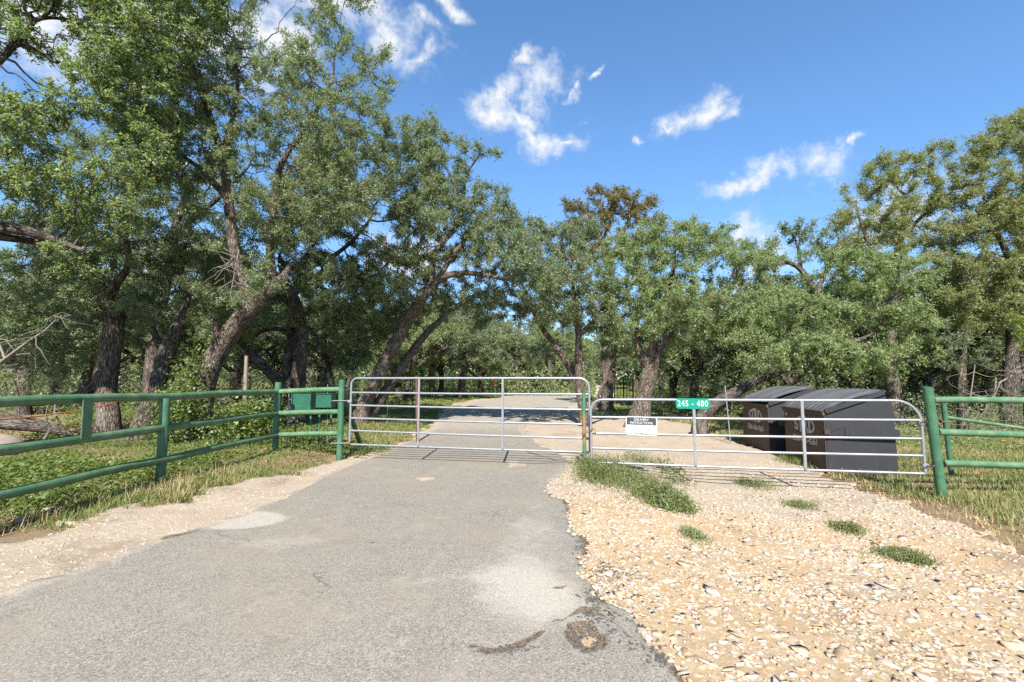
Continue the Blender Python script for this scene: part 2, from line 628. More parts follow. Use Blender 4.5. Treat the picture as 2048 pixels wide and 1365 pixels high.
def m_gravel():
    m, T = new_mat('limestone_gravel')
    co = geo_pos(T)
    v1 = T.n('ShaderNodeTexVoronoi', {'Vector': co, 'Scale': 42.0})
    v2 = T.n('ShaderNodeTexVoronoi', {'Vector': co, 'Scale': 105.0})
    r1 = T.n('ShaderNodeSeparateColor', {0: v1.outputs['Color']}).outputs[0]
    r2 = T.n('ShaderNodeSeparateColor', {0: v2.outputs['Color']}).outputs[1]
    n1 = T.noise(co, .9, 5, .6)
    n2 = T.noise(co, 6, 5, .6)
    orange = attr(T, 'warm')
    sand = T.mix(n2, (0.227, 0.173, 0.122), (0.311, 0.260, 0.200))
    sandw = T.mix(n2, (0.269, 0.173, 0.083), (0.334, 0.242, 0.136))
    st = T.ramp(r1, [(0, (0.205, 0.168, 0.129)), (.35, (0.301, 0.248, 0.185)), (.7, (0.355, 0.318, 0.264)), (1, (0.386, 0.383, 0.361))])
    st2 = T.ramp(r2, [(0, (0.173, 0.138, 0.102)), (.4, (0.296, 0.242, 0.180)), (1, (0.376, 0.353, 0.307))])
    c = T.mix(T.smooth(T.math('ADD', orange, T.math('MULTIPLY', T.math('SUBTRACT', n1, .5), .9)), .25, .75), sand, sandw)
    c = T.mix(T.math('MULTIPLY', T.smooth(v2.outputs['Distance'], .55, .25), .55), c, st2)
    c = T.mix(T.math('MULTIPLY', T.smooth(v1.outputs['Distance'], .5, .3), T.smooth(T.noise(co, 3.3, 4), .42, .6)), c, st)
    c = T.mix(T.math('MULTIPLY', T.smooth(T.noise(co, 1.5, 6, .7), .50, .70), .75), c, (0.145, 0.111, 0.077))
    v3 = T.n('ShaderNodeTexVoronoi', {'Vector': co, 'Scale': 24.0})
    r3 = T.n('ShaderNodeSeparateColor', {0: v3.outputs['Color']}).outputs[0]
    c = T.mix(T.math('MULTIPLY', T.smooth(v3.outputs['Distance'], .62, .40), T.math('MULTIPLY', T.smooth(T.noise(co, 1.1, 4), .38, .62), .42)), c, T.ramp(r3, [(0, (0.167, 0.125, 0.075)), (.4, (0.308, 0.248, 0.167)), (.75, (0.360, 0.322, 0.254)), (1, (0.434, 0.418, 0.368))]))
    rel = T.math('ADD', T.math('MULTIPLY', r1, .15), T.noise(co, 38, 8, .8))
    finish(T, c, .92, 0, rel, .6, .012, .12)
    return m


def m_asphalt():
    m, T = new_mat('old_asphalt')
    co = geo_pos(T)
    v1 = T.n('ShaderNodeTexVoronoi', {'Vector': co, 'Scale': 150.0})
    r1 = T.n('ShaderNodeSeparateColor', {0: v1.outputs['Color']}).outputs[0]
    v2 = T.n('ShaderNodeTexVoronoi', {'Vector': co, 'Scale': 85.0})
    r2 = T.n('ShaderNodeSeparateColor', {0: v2.outputs['Color']}).outputs[2]
    n1 = T.noise(co, .8, 5, .6)
    n2 = T.noise(co, 5, 6, .65)
    c = T.ramp(r1, [(0, (0.056, 0.054, 0.053)), (.25, (0.137, 0.125, 0.109)), (.6, (0.191, 0.174, 0.148)), (.9, (0.258, 0.235, 0.198)), (1, (0.359, 0.341, 0.296))])
    c = T.mix(.35, c, T.ramp(r2, [(0, (0.086, 0.079, 0.072)), (.5, (0.178, 0.164, 0.138)), (1, (0.287, 0.257, 0.214))]))
    c = T.mix(T.math('MULTIPLY', T.smooth(n1, .40, .66), .55), c, (0.213, 0.184, 0.142))
    c = T.mix(T.math('MULTIPLY', T.smooth(n2, .50, .72), .30), c, (0.265, 0.240, 0.196))
    c = T.mix(T.math('MULTIPLY', T.smooth(T.noise(co, 3.1, 5, .7), .56, .70), .35), c, (0.104, 0.097, 0.088))
    pale = attr(T, 'pale')
    dark = attr(T, 'broken')
    dust = attr(T, 'dust')
    jit = T.math('MULTIPLY', T.math('SUBTRACT', n2, .5), 1.1)
    c = T.mix(T.math('MULTIPLY', T.smooth(T.math('ADD', pale, jit), .1, 1.1), .75), c, T.mix(r1, (0.261, 0.242, 0.207), (0.392, 0.367, 0.314)))
    c = T.mix(T.math('MULTIPLY', T.smooth(T.math('ADD', dust, T.math('MULTIPLY', jit, 1.2)), .35, .85), .8), c, T.mix(r2, (0.222, 0.196, 0.155), (0.323, 0.289, 0.241)))
    c = T.mix(T.math('MULTIPLY', T.smooth(T.math('ADD', dark, T.math('MULTIPLY', jit, .8)), .35, .7), .9), c, T.mix(r2, (0.019, 0.016, 0.014), (0.171, 0.125, 0.082)))
    w = T.n('ShaderNodeTexVoronoi', {'Vector': T.n('ShaderNodeVectorMath', {0: co, 1: T.n('ShaderNodeVectorMath', {0: T.noise(co, 4, 4, out=1), 'Scale': .35}, operation='SCALE').outputs[0]}, operation='ADD').outputs[0], 'Scale': .55}, feature='DISTANCE_TO_EDGE').outputs['Distance']
    crack = T.math('MULTIPLY', T.smooth(w, .008, .002), T.smooth(T.noise(co, .7, 2), .54, .62))
    c = T.mix(T.math('MULTIPLY', crack, .4), c, (0.039, 0.033, 0.026))
    rel = T.math('SUBTRACT', T.math('ADD', r1, T.math('MULTIPLY', r2, .8)), T.math('MULTIPLY', crack, 1.5))
    finish(T, c, .88, 0, rel, .55, .006, .25)
    return m


def m_stone():
    m, T = new_mat('limestone')
    g = T.n('ShaderNodeNewGeometry')
    oi = T.n('ShaderNodeObjectInfo')
    r = T.math('FRACT', T.math('ADD', g.outputs['Random Per Island'], oi.outputs['Random']))
    n = T.noise(g.outputs['Position'], 28, 5, .65)
    c = T.ramp(r, [(0, (0.246, 0.170, 0.101)), (.2, (0.321, 0.248, 0.169)), (.45, (0.354, 0.296, 0.229)), (.7, (0.375, 0.340, 0.299)), (.88, (0.279, 0.253, 0.240)), (1, (0.203, 0.144, 0.101))])
    c = T.mix(T.smooth(n, .42, .7), c, (0.301, 0.221, 0.137))
    finish(T, c, .9, 0, n, .4, .01, .2)
    return m


def m_dumpster_front():
    m, T = new_mat('brown_dumpster_paint')
    co = obj_co(T)
    n = T.noise(co, 7, 6, .7)
    st = T.n('ShaderNodeMapping', {'Vector': co, 'Scale': (9, 9, 1.2)}).outputs[0]
    n2 = T.noise(st, 3, 5, .7)
    c = T.mix(n2, (0.058, 0.038, 0.024), (0.103, 0.070, 0.047))
    c = T.mix(T.math('MULTIPLY', T.smooth(n, .56, .72), .7), c, (0.194, 0.070, 0.028))
    c = T.mix(T.math('MULTIPLY', T.smooth(T.noise(co, 22, 4, .6), .6, .75), .5), c, (0.165, 0.133, 0.103))
    finish(T, c, .7, 0, n, .12, .004, .3)
    return m


def m_dumpster_side():
    m, T = new_mat('charcoal_dumpster_paint')
    co = obj_co(T)
    st = T.n('ShaderNodeMapping', {'Vector': co, 'Scale': (14, 14, .9)}).outputs[0]
    n2 = T.noise(st, 2.0, 5, .7)
    n = T.noise(co, 6, 5, .6)
    c = T.mix(n, (0.015, 0.015, 0.018), (0.027, 0.028, 0.032))
    c = T.mix(T.math('MULTIPLY', T.smooth(n2, .60, .78), .45), c, (0.087, 0.087, 0.094))
    c = T.mix(T.math('MULTIPLY', T.smooth(T.noise(co, 12, 5, .7), .66, .75), .6), c, (0.087, 0.034, 0.017))
    finish(T, c, .55, 0, n, .08, .004, .35)
    return m


def m_lid():
    m, T = new_mat('black_ribbed_plastic')
    co = obj_co(T)
    n = T.noise(co, 5, 6, .7)
    c = T.mix(n, (0.023, 0.026, 0.028), (0.069, 0.071, 0.076))
    c = T.mix(T.math('MULTIPLY', T.smooth(T.noise(co, 30, 3), .6, .8), .4), c, (0.168, 0.162, 0.155))
    finish(T, c, .68, 0, n, .1, .004, .3)
    return m


M_GROUND, M_GRAVEL, M_ASPHALT, M_STONE = m_ground(), m_gravel(), m_asphalt(), m_stone()
M_DFRONT, M_DSIDE, M_LID = m_dumpster_front(), m_dumpster_side(), m_lid()

# ------------------------------------------------------------------ ground, gravel, road
far_l = [(1118, 784), (1070, 789), (1015, 795), (960, 803), (915, 818), (893, 838), (870, 856), (825, 881), (770, 907), (700, 932), (640, 957), (560, 1000), (440, 1046), (330, 1078), (200, 1128), (0, 1198)]
far_r = [(1168, 784), (1168, 800), (1150, 813), (1095, 830), (1052, 846), (1045, 862), (1066, 882), (1105, 903), (1138, 922), (1128, 940), (1098, 962), (1095, 985), (1128, 1004), (1150, 1040), (1165, 1080), (1172, 1110), (1182, 1140), (1190, 1190), (1238, 1235), (1290, 1290), (1362, 1365)]
ROAD = [G(*p) for p in far_l]
_l = ROAD[-1]
ROAD += [np.array([_l[0] - .9, _l[1] - 1.3]), np.array([-6.5, -1.0]), np.array([-7.0, -9.0]), np.array([3.2, -9.0]), np.array([2.0, 0.0])]
ROAD += [G(*p) for p in reversed(far_r)]
gl = [(1100, 785), (1050, 789), (990, 795), (930, 802), (892, 812), (880, 826), (868, 842), (845, 862), (795, 886), (745, 905), (690, 920), (640, 932), (560, 950), (480, 966), (400, 988), (270, 1014), (180, 1040), (100, 1060), (0, 1084)]
gr = [(1172, 790), (1176, 812), (1188, 828), (1255, 830), (1318, 834), (1350, 843), (1400, 859), (1460, 880), (1505, 893), (1560, 904), (1625, 925), (1640, 950), (1700, 972), (1770, 990), (1850, 1022), (1950, 1060), (2048, 1100)]
GRAV = [G(*p) for p in gl]
_l = GRAV[-1]
GRAV += [np.array([_l[0] - 2.5, _l[1] - 1.4]), np.array([-9, 0.0]), np.array([-9, -9]), np.array([8, -9]), np.array([6.4, 0.5]), np.array([5.2, 3.2])]
GRAV += [G(*p) for p in reversed(gr)]


def rag(x, y, seed, a):
    return a * ((fbm(x * 1.6, y * 1.6, seed, 2) - .5) * 1.6 + (fbm(x * 6, y * 6, seed + 5, 3) - .5) * 1.1)


def road_sd(x, y):
    return sdist(x, y, ROAD) + rag(x, y, 31, .16)


def grav_sd(x, y):
    return sdist(x, y, GRAV) + rag(x, y, 57, .42)


def axis(lo, hi, near_lo, near_hi, step, grow=1.13):
    a = list(np.arange(near_lo, near_hi + 1e-6, step))
    s, v = step, near_hi
    while v < hi:
        s *= grow
        v += s
        a.append(v)
    s, v = step, near_lo
    b = []
    while v > lo:
        s *= grow
        v -= s
        b.append(v)
    return np.array(b[::-1] + a)


def grid_sheet(xs, ys):
    X, Y = np.meshgrid(xs, ys)
    nx, ny = len(xs), len(ys)
    i = np.arange(nx - 1)[None, :] + nx * np.arange(ny - 1)[:, None]
    Q = np.stack([i, i + 1, i + nx + 1, i + nx], -1).reshape(-1, 4)
    return X.ravel(), Y.ravel(), Q


def bumps_gravel(x, y):
    return .03 * (fbm(x * 2.2, y * 2.2, 71, 3) - .5) + .05 * (fbm(x * .7, y * .7, 77, 2) - .5)


def gravel_z(x, y):
    return height(x, y) + bumps_gravel(x, y) * sstep(-sdist(x, y, GRAV), .1, .7)


# base terrain
gx, gy, gq = grid_sheet(axis(-700, 700, -8.5, 9, .11, 1.09), axis(-60, 900, 1.5, 13, .11, 1.06))
gs, rs = grav_sd(gx, gy), road_sd(gx, gy)
zz = height(gx, gy) + .04 * (fbm(gx * 1.5, gy * 1.5, 9, 3) - .5) * sstep(gs, 0, .5)
sm_ = np.minimum(sdist(gx, gy, GRAV), sdist(gx, gy, ROAD))
zz = zz - .10 * sstep(-sm_, .36, .9) - .03 * (1 - sstep(sm_, .25, .8))
me = mesh_np('ground', np.stack([gx, gy, zz], 1), gq, M_GROUND, True)
shade_zone = sstep(-gx, 3.5, 5) * sstep(gy, 5, 9) * (1 - sstep(gy, 26, 40))
green = .55 + .25 * (fbm(gx * .5, gy * .5, 12, 3) - .5) * 2
green = green - .55 * shade_zone * (fbm(gx * .8, gy * .8, 4, 2))
green = green - .25 * sstep(gx, 3, 6) * (1 - sstep(gy, 9, 14)) + .2 * sstep(gy, 9, 14) * (1 - shade_zone)
green = green - .28 * (1 - sstep(sm_, .1, 1.3)) * (1 - sstep(gy, 12, 16))
add_attr(me, 'green', green)
ground = tag(link('ground', me), kind='structure')


def cut_sheet(name, xs, ys, sd, zf, mat, attrs, lip):
    x, y, q = grid_sheet(xs, ys)
    d = sd(x, y)
    keep = (d[q] < 0).any(1) & (d[q] < .25).all(1)
    q = q[keep]
    used = np.unique(q)
    out = used[d[used] > 0]
    e = .02
    for _ in range(3):
        gx_ = (sd(x[out] + e, y[out]) - sd(x[out] - e, y[out])) / (2 * e)
        gy_ = (sd(x[out], y[out] + e) - sd(x[out], y[out] - e)) / (2 * e)
        g2 = np.maximum(gx_ ** 2 + gy_ ** 2, .35)
        dd = sd(x[out], y[out])
        x[out] -= np.clip(dd * gx_ / g2, -.1, .1)
        y[out] -= np.clip(dd * gy_ / g2, -.1, .1)
    z = zf(x, y)
    z[out] -= lip
    remap = np.full(len(x), -1)
    remap[used] = np.arange(len(used))
    me = mesh_np(name, np.stack([x, y, z], 1)[used], remap[q], mat, True)
    for k, fn in attrs.items():
        add_attr(me, k, fn(x[used], y[used]))
    return link(name, me)


ys_road = axis(-8, 60, 1.6, 9.5, .045, 1.035)
gravel = cut_sheet('gravel_drive', np.arange(-8.9, 8, .06), axis(-8, 60, 1.8, 9, .05, 1.05), grav_sd, gravel_z, M_GRAVEL,
                   {'warm': lambda x, y: (sstep(x, .2, .6) * (1 - .35 * sstep(x, 1.6, 3.0))) * (1 - sstep(y, 4.6, 7.5)) * 1.05}, .07)
tag(gravel, 'pale limestone gravel drive and shoulder either side of the asphalt', kind='structure')


def pxblob(x, y, px, py, rx, ry):
    c = G(px, py)
    return np.exp(-((x - c[0]) / rx) ** 2 - ((y - c[1]) / ry) ** 2)


def pxline(x, y, pts, w):
    P = [G(*p) for p in pts]
    d = np.full(x.shape, 9.0)
    for a, b in zip(P[:-1], P[1:]):
        e = b - a
        t = np.clip(((x - a[0]) * e[0] + (y - a[1]) * e[1]) / (e @ e), 0, 1)
        d = np.minimum(d, np.hypot(x - a[0] - t * e[0], y - a[1] - t * e[1]))
    return np.exp(-(d / w) ** 2)


def pothole(x, y):
    return pxblob(x, y, 1167, 1280, .105, .14)


def road_pale(x, y):
    p = 1.15 * pxblob(x, y, 1040, 1172, .34, .52) + .55 * pxblob(x, y, 1060, 1060, .3, .6) + .75 * pxblob(x, y, 1110, 1215, .22, .3)
    p = p + 1.1 * sstep(pxblob(x, y, 483, 1044, .5, .34), .3, .55)
    p = p + .5 * pxblob(x, y, 560, 1090, .5, .2) + .35 * pxblob(x, y, 900, 1160, .5, .12)
    return p


def road_broken(x, y):
    x0, y0 = x, y
    x = x + .09 * (fbm(x * 9, y * 9, 131, 3) - .5)
    y = y + .09 * (fbm(x * 9, y * 9, 137, 3) - .5)
    b = 1.0 * pxline(x, y, [(945, 1296), (975, 1308), (1010, 1306), (1040, 1296), (1075, 1274)], .035)
    b = b + .75 * pxline(x, y, [(1075, 1274), (1105, 1256), (1140, 1240), (1165, 1225)], .018)
    h = pothole(x, y)
    b = b * (.55 + .9 * fbm(x0 * 7, y0 * 7, 151, 2))
    b = b + 1.25 * sstep(h, .14, .4) * (1 - .75 * sstep(h, .55, .85) * sstep(fbm(x0 * 12, y0 * 12, 161, 2), .35, .5)) + .9 * pxblob(x, y, 1180, 1232, .08, .07)
    b = b + .8 * (1 - sstep(-sdist(x, y, ROAD), .0, .09)) * sstep(x, 0, .4) * sstep(fbm(x * 2.5, y * 2.5, 41, 2), .40, .6) * (1 - sstep(y, 5.5, 7))
    b = b + .75 * pxline(x, y, [(330, 1082), (385, 1068), (440, 1056), (500, 1026)], .05) * sstep(fbm(x0 * 3, y0 * 3, 171, 2), .40, .6)
    b = b + 1.1 * pxblob(x, y, 748, 1090, .035, .03) + 1.0 * pxblob(x, y, 733, 1101, .02, .02) + pxblob(x, y, 775, 1057, .02, .02)
    b = b + .9 * pxline(x, y, [(1095, 1180), (1115, 1182), (1135, 1174)], .014)
    b = b + .75 * pxline(x, y, [(1050, 905), (1085, 915), (1120, 925)], .05)
    return b


def road_dust(x, y):
    e = -sdist(x, y, ROAD)
    d = .85 * (1 - sstep(e, 0, .22)) * (1 - .5 * sstep(x, 0, .4))
    d = d + .95 * sstep(y, 11, 15) * (1 - sstep(y, 60, 70)) * .75
    d = d + .8 * pxblob(x, y, 1120, 885, .6, .8) + .9 * sstep(pothole(x, y), .6, .85) + .30 * sstep(x, -2.2, -.6) * (1 - sstep(x, -.4, .3)) * (1 - sstep(y, 5, 8))
    return d


def road_z(x, y):
    z = height(x, y) + .022 + .012 * (fbm(x * 1.1, y * 1.1, 91, 3) - .5)
    z = z - .014 * sstep(pothole(x, y), .2, .6) - .009 * pxline(x, y, [(945, 1296), (975, 1308), (1010, 1306), (1040, 1296), (1075, 1274)], .04)
    z = z - .004 * sstep(pxblob(x, y, 483, 1044, .5, .34), .3, .5)
    return z


def field_mesh(name, x, y, s, r, shapes, mat):
    V, Fc = [], []
    base = 0
    kind = r.integers(0, len(shapes), len(x))
    rot = rand_rot(len(x), r, .13)
    z = np.where(road_sd(x, y) < 0, road_z(x, y), gravel_z(x, y)) + s * .05
    for k, (sv, sf) in enumerate(shapes):
        idx = np.nonzero(kind == k)[0]
        if not len(idx):
            continue
        v = np.einsum('nij,vj->nvi', rot[idx], sv) * s[idx][:, None, None]
        v[:, :, 2] *= .72
        v += np.stack([x[idx], y[idx], z[idx]], 1)[:, None, :]
        f = sf[None] + (base + np.arange(len(idx)) * len(sv))[:, None, None]
        V.append(v.reshape(-1, 3))
        Fc.append(f.reshape(-1, 3))
        base += len(idx) * len(sv)
    return mesh_np(name, np.concatenate(V), np.concatenate(Fc), mat, False)


road = cut_sheet('road', np.arange(-7.2, 6.5, .045), ys_road, road_sd, road_z, M_ASPHALT,
                 {'pale': road_pale, 'broken': road_broken, 'dust': road_dust}, .05)
tag(road, 'worn grey asphalt lane running under the tall gate', kind='structure')


def ring(pts, w):
    return [np.array(p) for p in pts]


# pale lane climbing the far slope
LANE = [G(1190, 800), G(1186, 788), G(1192, 778), G(1188, 766), G(1205, 766), G(1216, 776), G(1232, 788), G(1222, 800)]
lane = cut_sheet('far_lane', np.arange(2, 24, .25), np.arange(14, 90, .4), lambda x, y: sdist(x, y, LANE) + .0 * x, lambda x, y: height(x, y) + .05,
                 plain('pale_caliche', (.46, .42, .37), .9, 0, .12, 3, .2), {}, .05)
tag(lane, 'pale lane climbing the far slope behind the iron fence', kind='structure')

# ------------------------------------------------------------------ stones


def ico(sub):
    import bmesh
    bm = bmesh.new()
    bmesh.ops.create_icosphere(bm, subdivisions=sub, radius=1)
    v = np.array([q.co[:] for q in bm.verts])
    f = np.array([[q.index for q in fc.verts] for fc in bm.faces])
    bm.free()
    return v, f


def stone_shape(npts, seed):
    """broken limestone: the hull of a few scattered points, flat faced"""
    import bmesh
    r = np.random.default_rng(seed)
    p = r.normal(size=(npts, 3))
    p /= np.linalg.norm(p, axis=1)[:, None]
    p *= r.uniform(.75, 1.05, npts)[:, None]
    p[:, 2] = np.clip(p[:, 2], -r.uniform(.45, .8), r.uniform(.4, .75))
    p *= np.array([r.uniform(.95, 1.3), r.uniform(.6, .95), r.uniform(.35, .65)])
    bm = bmesh.new()
    for q in p:
        bm.verts.new(q)
    h = bmesh.ops.convex_hull(bm, input=bm.verts)
    bmesh.ops.delete(bm, geom=list({e for e in list(h['geom_interior']) + list(h['geom_unused']) if isinstance(e, bmesh.types.BMVert)}), context='VERTS')
    bmesh.ops.triangulate(bm, faces=bm.faces)
    bmesh.ops.recalc_face_normals(bm, faces=bm.faces)
    bm.verts.index_update()
    v = np.array([q.co[:] for q in bm.verts])
    f = np.array([[q.index for q in fc.verts] for fc in bm.faces])
    bm.free()
    return v, f


SH1 = [stone_shape(9, 100 + i) for i in range(14)]
SH2 = [stone_shape(11, 200 + i) for i in range(12)]


def rand_rot(n, r, tilt=.35):
    a = r.uniform(0, 2 * math.pi, n)
    tx, ty = r.normal(0, tilt, n), r.normal(0, tilt, n)
    ca, sa = np.cos(a), np.sin(a)
    Rz = np.zeros((n, 3, 3))
    Rz[:, 0, 0] = ca
    Rz[:, 0, 1] = -sa
    Rz[:, 1, 0] = sa
    Rz[:, 1, 1] = ca
    Rz[:, 2, 2] = 1
    Rx = np.zeros((n, 3, 3))
    Rx[:, 0, 0] = 1
    Rx[:, 1, 1] = np.cos(tx)
    Rx[:, 1, 2] = -np.sin(tx)
    Rx[:, 2, 1] = np.sin(tx)
    Rx[:, 2, 2] = np.cos(tx)
    Ry = np.zeros((n, 3, 3))
    Ry[:, 1, 1] = 1
    Ry[:, 0, 0] = np.cos(ty)
    Ry[:, 0, 2] = np.sin(ty)
    Ry[:, 2, 0] = -np.sin(ty)
    Ry[:, 2, 2] = np.cos(ty)
    return Rx @ Ry @ Rz


def stone_field(n, x0, x1, y0, y1, dens, smin, smax, seed, shapes, pw=2.6):
    r = np.random.default_rng(seed)
    x = r.uniform(x0, x1, n)
    y = y0 + (y1 - y0) * r.uniform(0, 1, n) ** 1.5
    ok = (grav_sd(x, y) < -.02) & (road_sd(x, y) > -.03) & (r.uniform(0, 1, n) < dens(x, y))
    x, y = x[ok], y[ok]
    s = smin + (smax - smin) * r.uniform(0, 1, len(x)) ** pw
    return x, y, s, r


def dens_right(x, y):
    return np.clip(.30 + .8 * sstep(fbm(x * .9, y * .9, 81, 3), .34, .60), 0, 1) * (.30 + .70 * (1 - sstep(y, 4.0, 7.0)))


SH0 = [(lambda q: (q[0] * np.array([1, .75, .45]), q[1]))(ico(1)) for _ in range(1)]
_t = np.array([[1, 0, -.3], [-.4, .8, -.3], [-.5, -.7, -.3], [.1, .1, .55], [.5, .5, .2], [-.5, .1, .3]])
SHT = []
for i in range(6):
    r_ = np.random.default_rng(300 + i)
    v_ = _t * r_.uniform(.7, 1.2, (6, 1)) + r_.normal(0, .1, (6, 3))
    f_ = np.array([[0, 4, 3], [0, 1, 4], [1, 5, 3], [1, 3, 4], [1, 2, 5], [2, 3, 5], [2, 0, 3]])
    nn_ = np.cross(v_[f_[:, 1]] - v_[f_[:, 0]], v_[f_[:, 2]] - v_[f_[:, 0]])
    out_ = ((v_[f_].mean(1) - v_.mean(0)) * nn_).sum(1) < 0
    f_[out_] = f_[out_][:, ::-1]
    SHT.append((v_, f_))
x, y, s, r = stone_field(60000, .2, 7.2, 1.9, 9.5, dens_right, .006, .034, 5, SHT, 2.2)
o = link('gravel_stones', field_mesh('gravel_stones', x, y, s, r, SHT, M_STONE))
tag(o, 'loose small limestone chips over the gravel drive', kind='stuff')
x, y, s, r = stone_field(11000, .3, 6.5, 2.0, 7.5, lambda x, y: .25 + .75 * dens_right(x, y), .015, .050, 6, SH1, 2.0)
o = link('gravel_stones', field_mesh('gravel_stones', x, y, s, r, SH1, M_STONE))
tag(o, 'fist sized limestone rubble spread over the gravel drive', kind='stuff')
x, y, s, r = stone_field(15000, -6.5, -1.2, 2.5, 10, lambda x, y: .9 + 0 * x, .006, .022, 8, SHT, 2.5)
o = link('gravel_stones', field_mesh('gravel_stones', x, y, s, r, SHT, M_STONE))
tag(o, 'fine limestone chips on the shoulder beside the pipe fence', kind='stuff')
stone_me = [mesh_np('stone', v, f, M_STONE, False) for v, f in SH2]
x, y, s, r = stone_field(520, .4, 4.6, 2.1, 5.6, lambda x, y: .9 + 0 * x, .028, .082, 11, SH2, 2.4)
x, y, s = x[:290], y[:290], s[:290]
zs = gravel_z(x, y)
for i in range(len(x)):
    o = link('stone', stone_me[i % len(stone_me)], gravel, (x[i], y[i], zs[i] + s[i] * .02))
    o.rotation_euler = (random.gauss(0, .2), random.gauss(0, .2), random.uniform(0, 6.3))
    k = float(s[i])
    o.scale = (k, k, k * .62)
# broken asphalt crumbs at the road edge
mcr = plain('asphalt_crumb', (.06, .055, .052), .9, 0, .7, 90, .3)
r = np.random.default_rng(21)
cx, cy = [], []
for (px, py, sx, sy, n) in ((1215, 1140, 40, 14, 110), (1185, 1200, 20, 30, 90), (1260, 1150, 40, 16, 60), (1270, 1270, 50, 34, 60), (1165, 1282, 30, 30, 60), (1010, 1304, 55, 8, 50), (1200, 1240, 30, 14, 60), (1140, 1000, 30, 18, 60), (1160, 1100, 16, 30, 60), (1320, 1330, 26, 20, 50)):
    for _ in range(n):
        g = G(px + r.normal(0, sx * .6), py + r.normal(0, sy * .6))
        cx.append(g[0])
        cy.append(g[1])
cx, cy = np.array(cx), np.array(cy)
o = link('asphalt_crumbs', field_mesh('asphalt_crumbs', cx, cy, r.uniform(.005, .024, len(cx)) ** 1.0, r, SHT, mcr))
tag(o, 'dark crumbs of broken asphalt along the ragged road edge', kind='stuff')
# small rubble at the fence foot
for i, (px, py, s, lb) in enumerate(((95, 1024, .10, 'tan limestone lump in the weeds beside the shoulder'), (40, 1046, .07, 'small tan stone half sunk at the edge of the shoulder'), (235, 920, .08, 'pale stone in the ground cover under the pipe fence'))):
    g = G(px, py)
    o = link('rock', stone_me[i], None, (g[0], g[1], H1(*g) + .02))
    o.scale = (s * 1.3,) * 3
    tag(o, lb, 'rock')

# ------------------------------------------------------------------ pipe fences and gates
PL = A(682, 903, 9.0)           # post beside the tall gate
ZR = [1.275, .84, .40]          # rail heights above z=0 on the long fence


def post_mesh(mb, base, top, r, sides=16):
    return mb.tube([base, top], r, sides)


# long fence
fence = thing('pipe_fence', 'long green pipe fence with a flat strap plate, running up to the tall gate', 'fence', (-4.75, 9.2, 0))
FO = (-4.75, 9.2, 0)
cornX, cornY = -4.75, 9.2
rail_pix = [((0, 806), (555, 784), .052), ((0, 900), (555, 827), .052), ((0, 990), (555, 870), .050)]
YN, YC = 4.36, 9.2
for (a, b, rad) in rail_pix:
    p0 = Vector(A(a[0], a[1], YN))
    p1 = Vector(A(b[0], b[1], YC))
    d = (p1 - p0).normalized()
    pts = [p0 - d * 3.4]
    n = 9
    for i in range(1, n):
        q = p0 - d * 3.4 + d * ((p1 - p0).length + 3.4) * i / n
        pts.append(q + Vector((random.gauss(0, .006), 0, random.gauss(0, .008))))
    pts.append(p1)
    MB().tube(pts, rad, 16).build('rail', M_GREEN, fence, FO)
PP = A(682, 778, 9.0)
for (yb, yc, rad) in ((784, 779, .052), (827, 824, .050), (870, 867, .048)):
    p0 = Vector(A(557, yb, YC))
    p1 = Vector(A(680, yc, 9.0))
    MB().tube([p0, (p0 + p1) / 2 + Vector((0, 0, .006)), p1], rad, 16).build('rail', M_GREEN, fence, FO)
for (px, yt, pb, yb, Y, rad) in ((557, 765, 549, 902, 9.2, .062), (684, 760, 679, 905, 9.0, .06), (331, 797, 320, 966, 6.3, .060)):
    t = Vector(A(px, yt, Y))
    b = Vector(A(pb, yb, Y))
    b.z = H1(b.x, b.y) - .15
    MB().tube([b, t], rad, 18).build('post', M_GREEN_DK, fence, FO)
b0 = Vector(A(0, 806, YN)) - (Vector(A(555, 784, YC)) - Vector(A(0, 806, YN))).normalized() * 1.2
MB().tube([(b0.x, b0.y, H1(b0.x, b0.y) - .15), (b0.x, b0.y, b0.z + .02)], .06, 18).build('post', M_GREEN_DK, fence, FO)
# flat strap plate between the upper two rails
Yp = 5.12
t = Vector(A(167, 799, Yp)) + Vector((.055, 0, 0))
b = Vector(A(162, 878, Yp)) + Vector((.055, 0, 0))
MB().bar(b, t, .012, .125, (0, 1, 0)).build('strap_plate', M_GREEN, fence, FO, bevel=.003)
t = Vector(A(323, 803, 6.32))
b = Vector(A(322, 818, 6.32))
MB().bar(b, t, .02, .05, (0, 1, 0)).build('lug', M_GREEN_DK, fence, FO)
# brace behind the gate post
MB().tube([A(686, 782, 9.06), A(722, 895, 10.4)], .05, 14).build('brace', M_GREEN_DK, fence, FO)
for (py, dx) in ((802, 0), (887, -3)):
    p0 = Vector(A(664 + dx, py, 8.93))
    p1 = Vector(A(699 + dx, py, 8.93))
    MB().tube([p0, p1], .009, 8).build('hinge_bolt', M_GALV, fence, FO)


def offv(P, d):
    return Vector(P) + Vector(d)


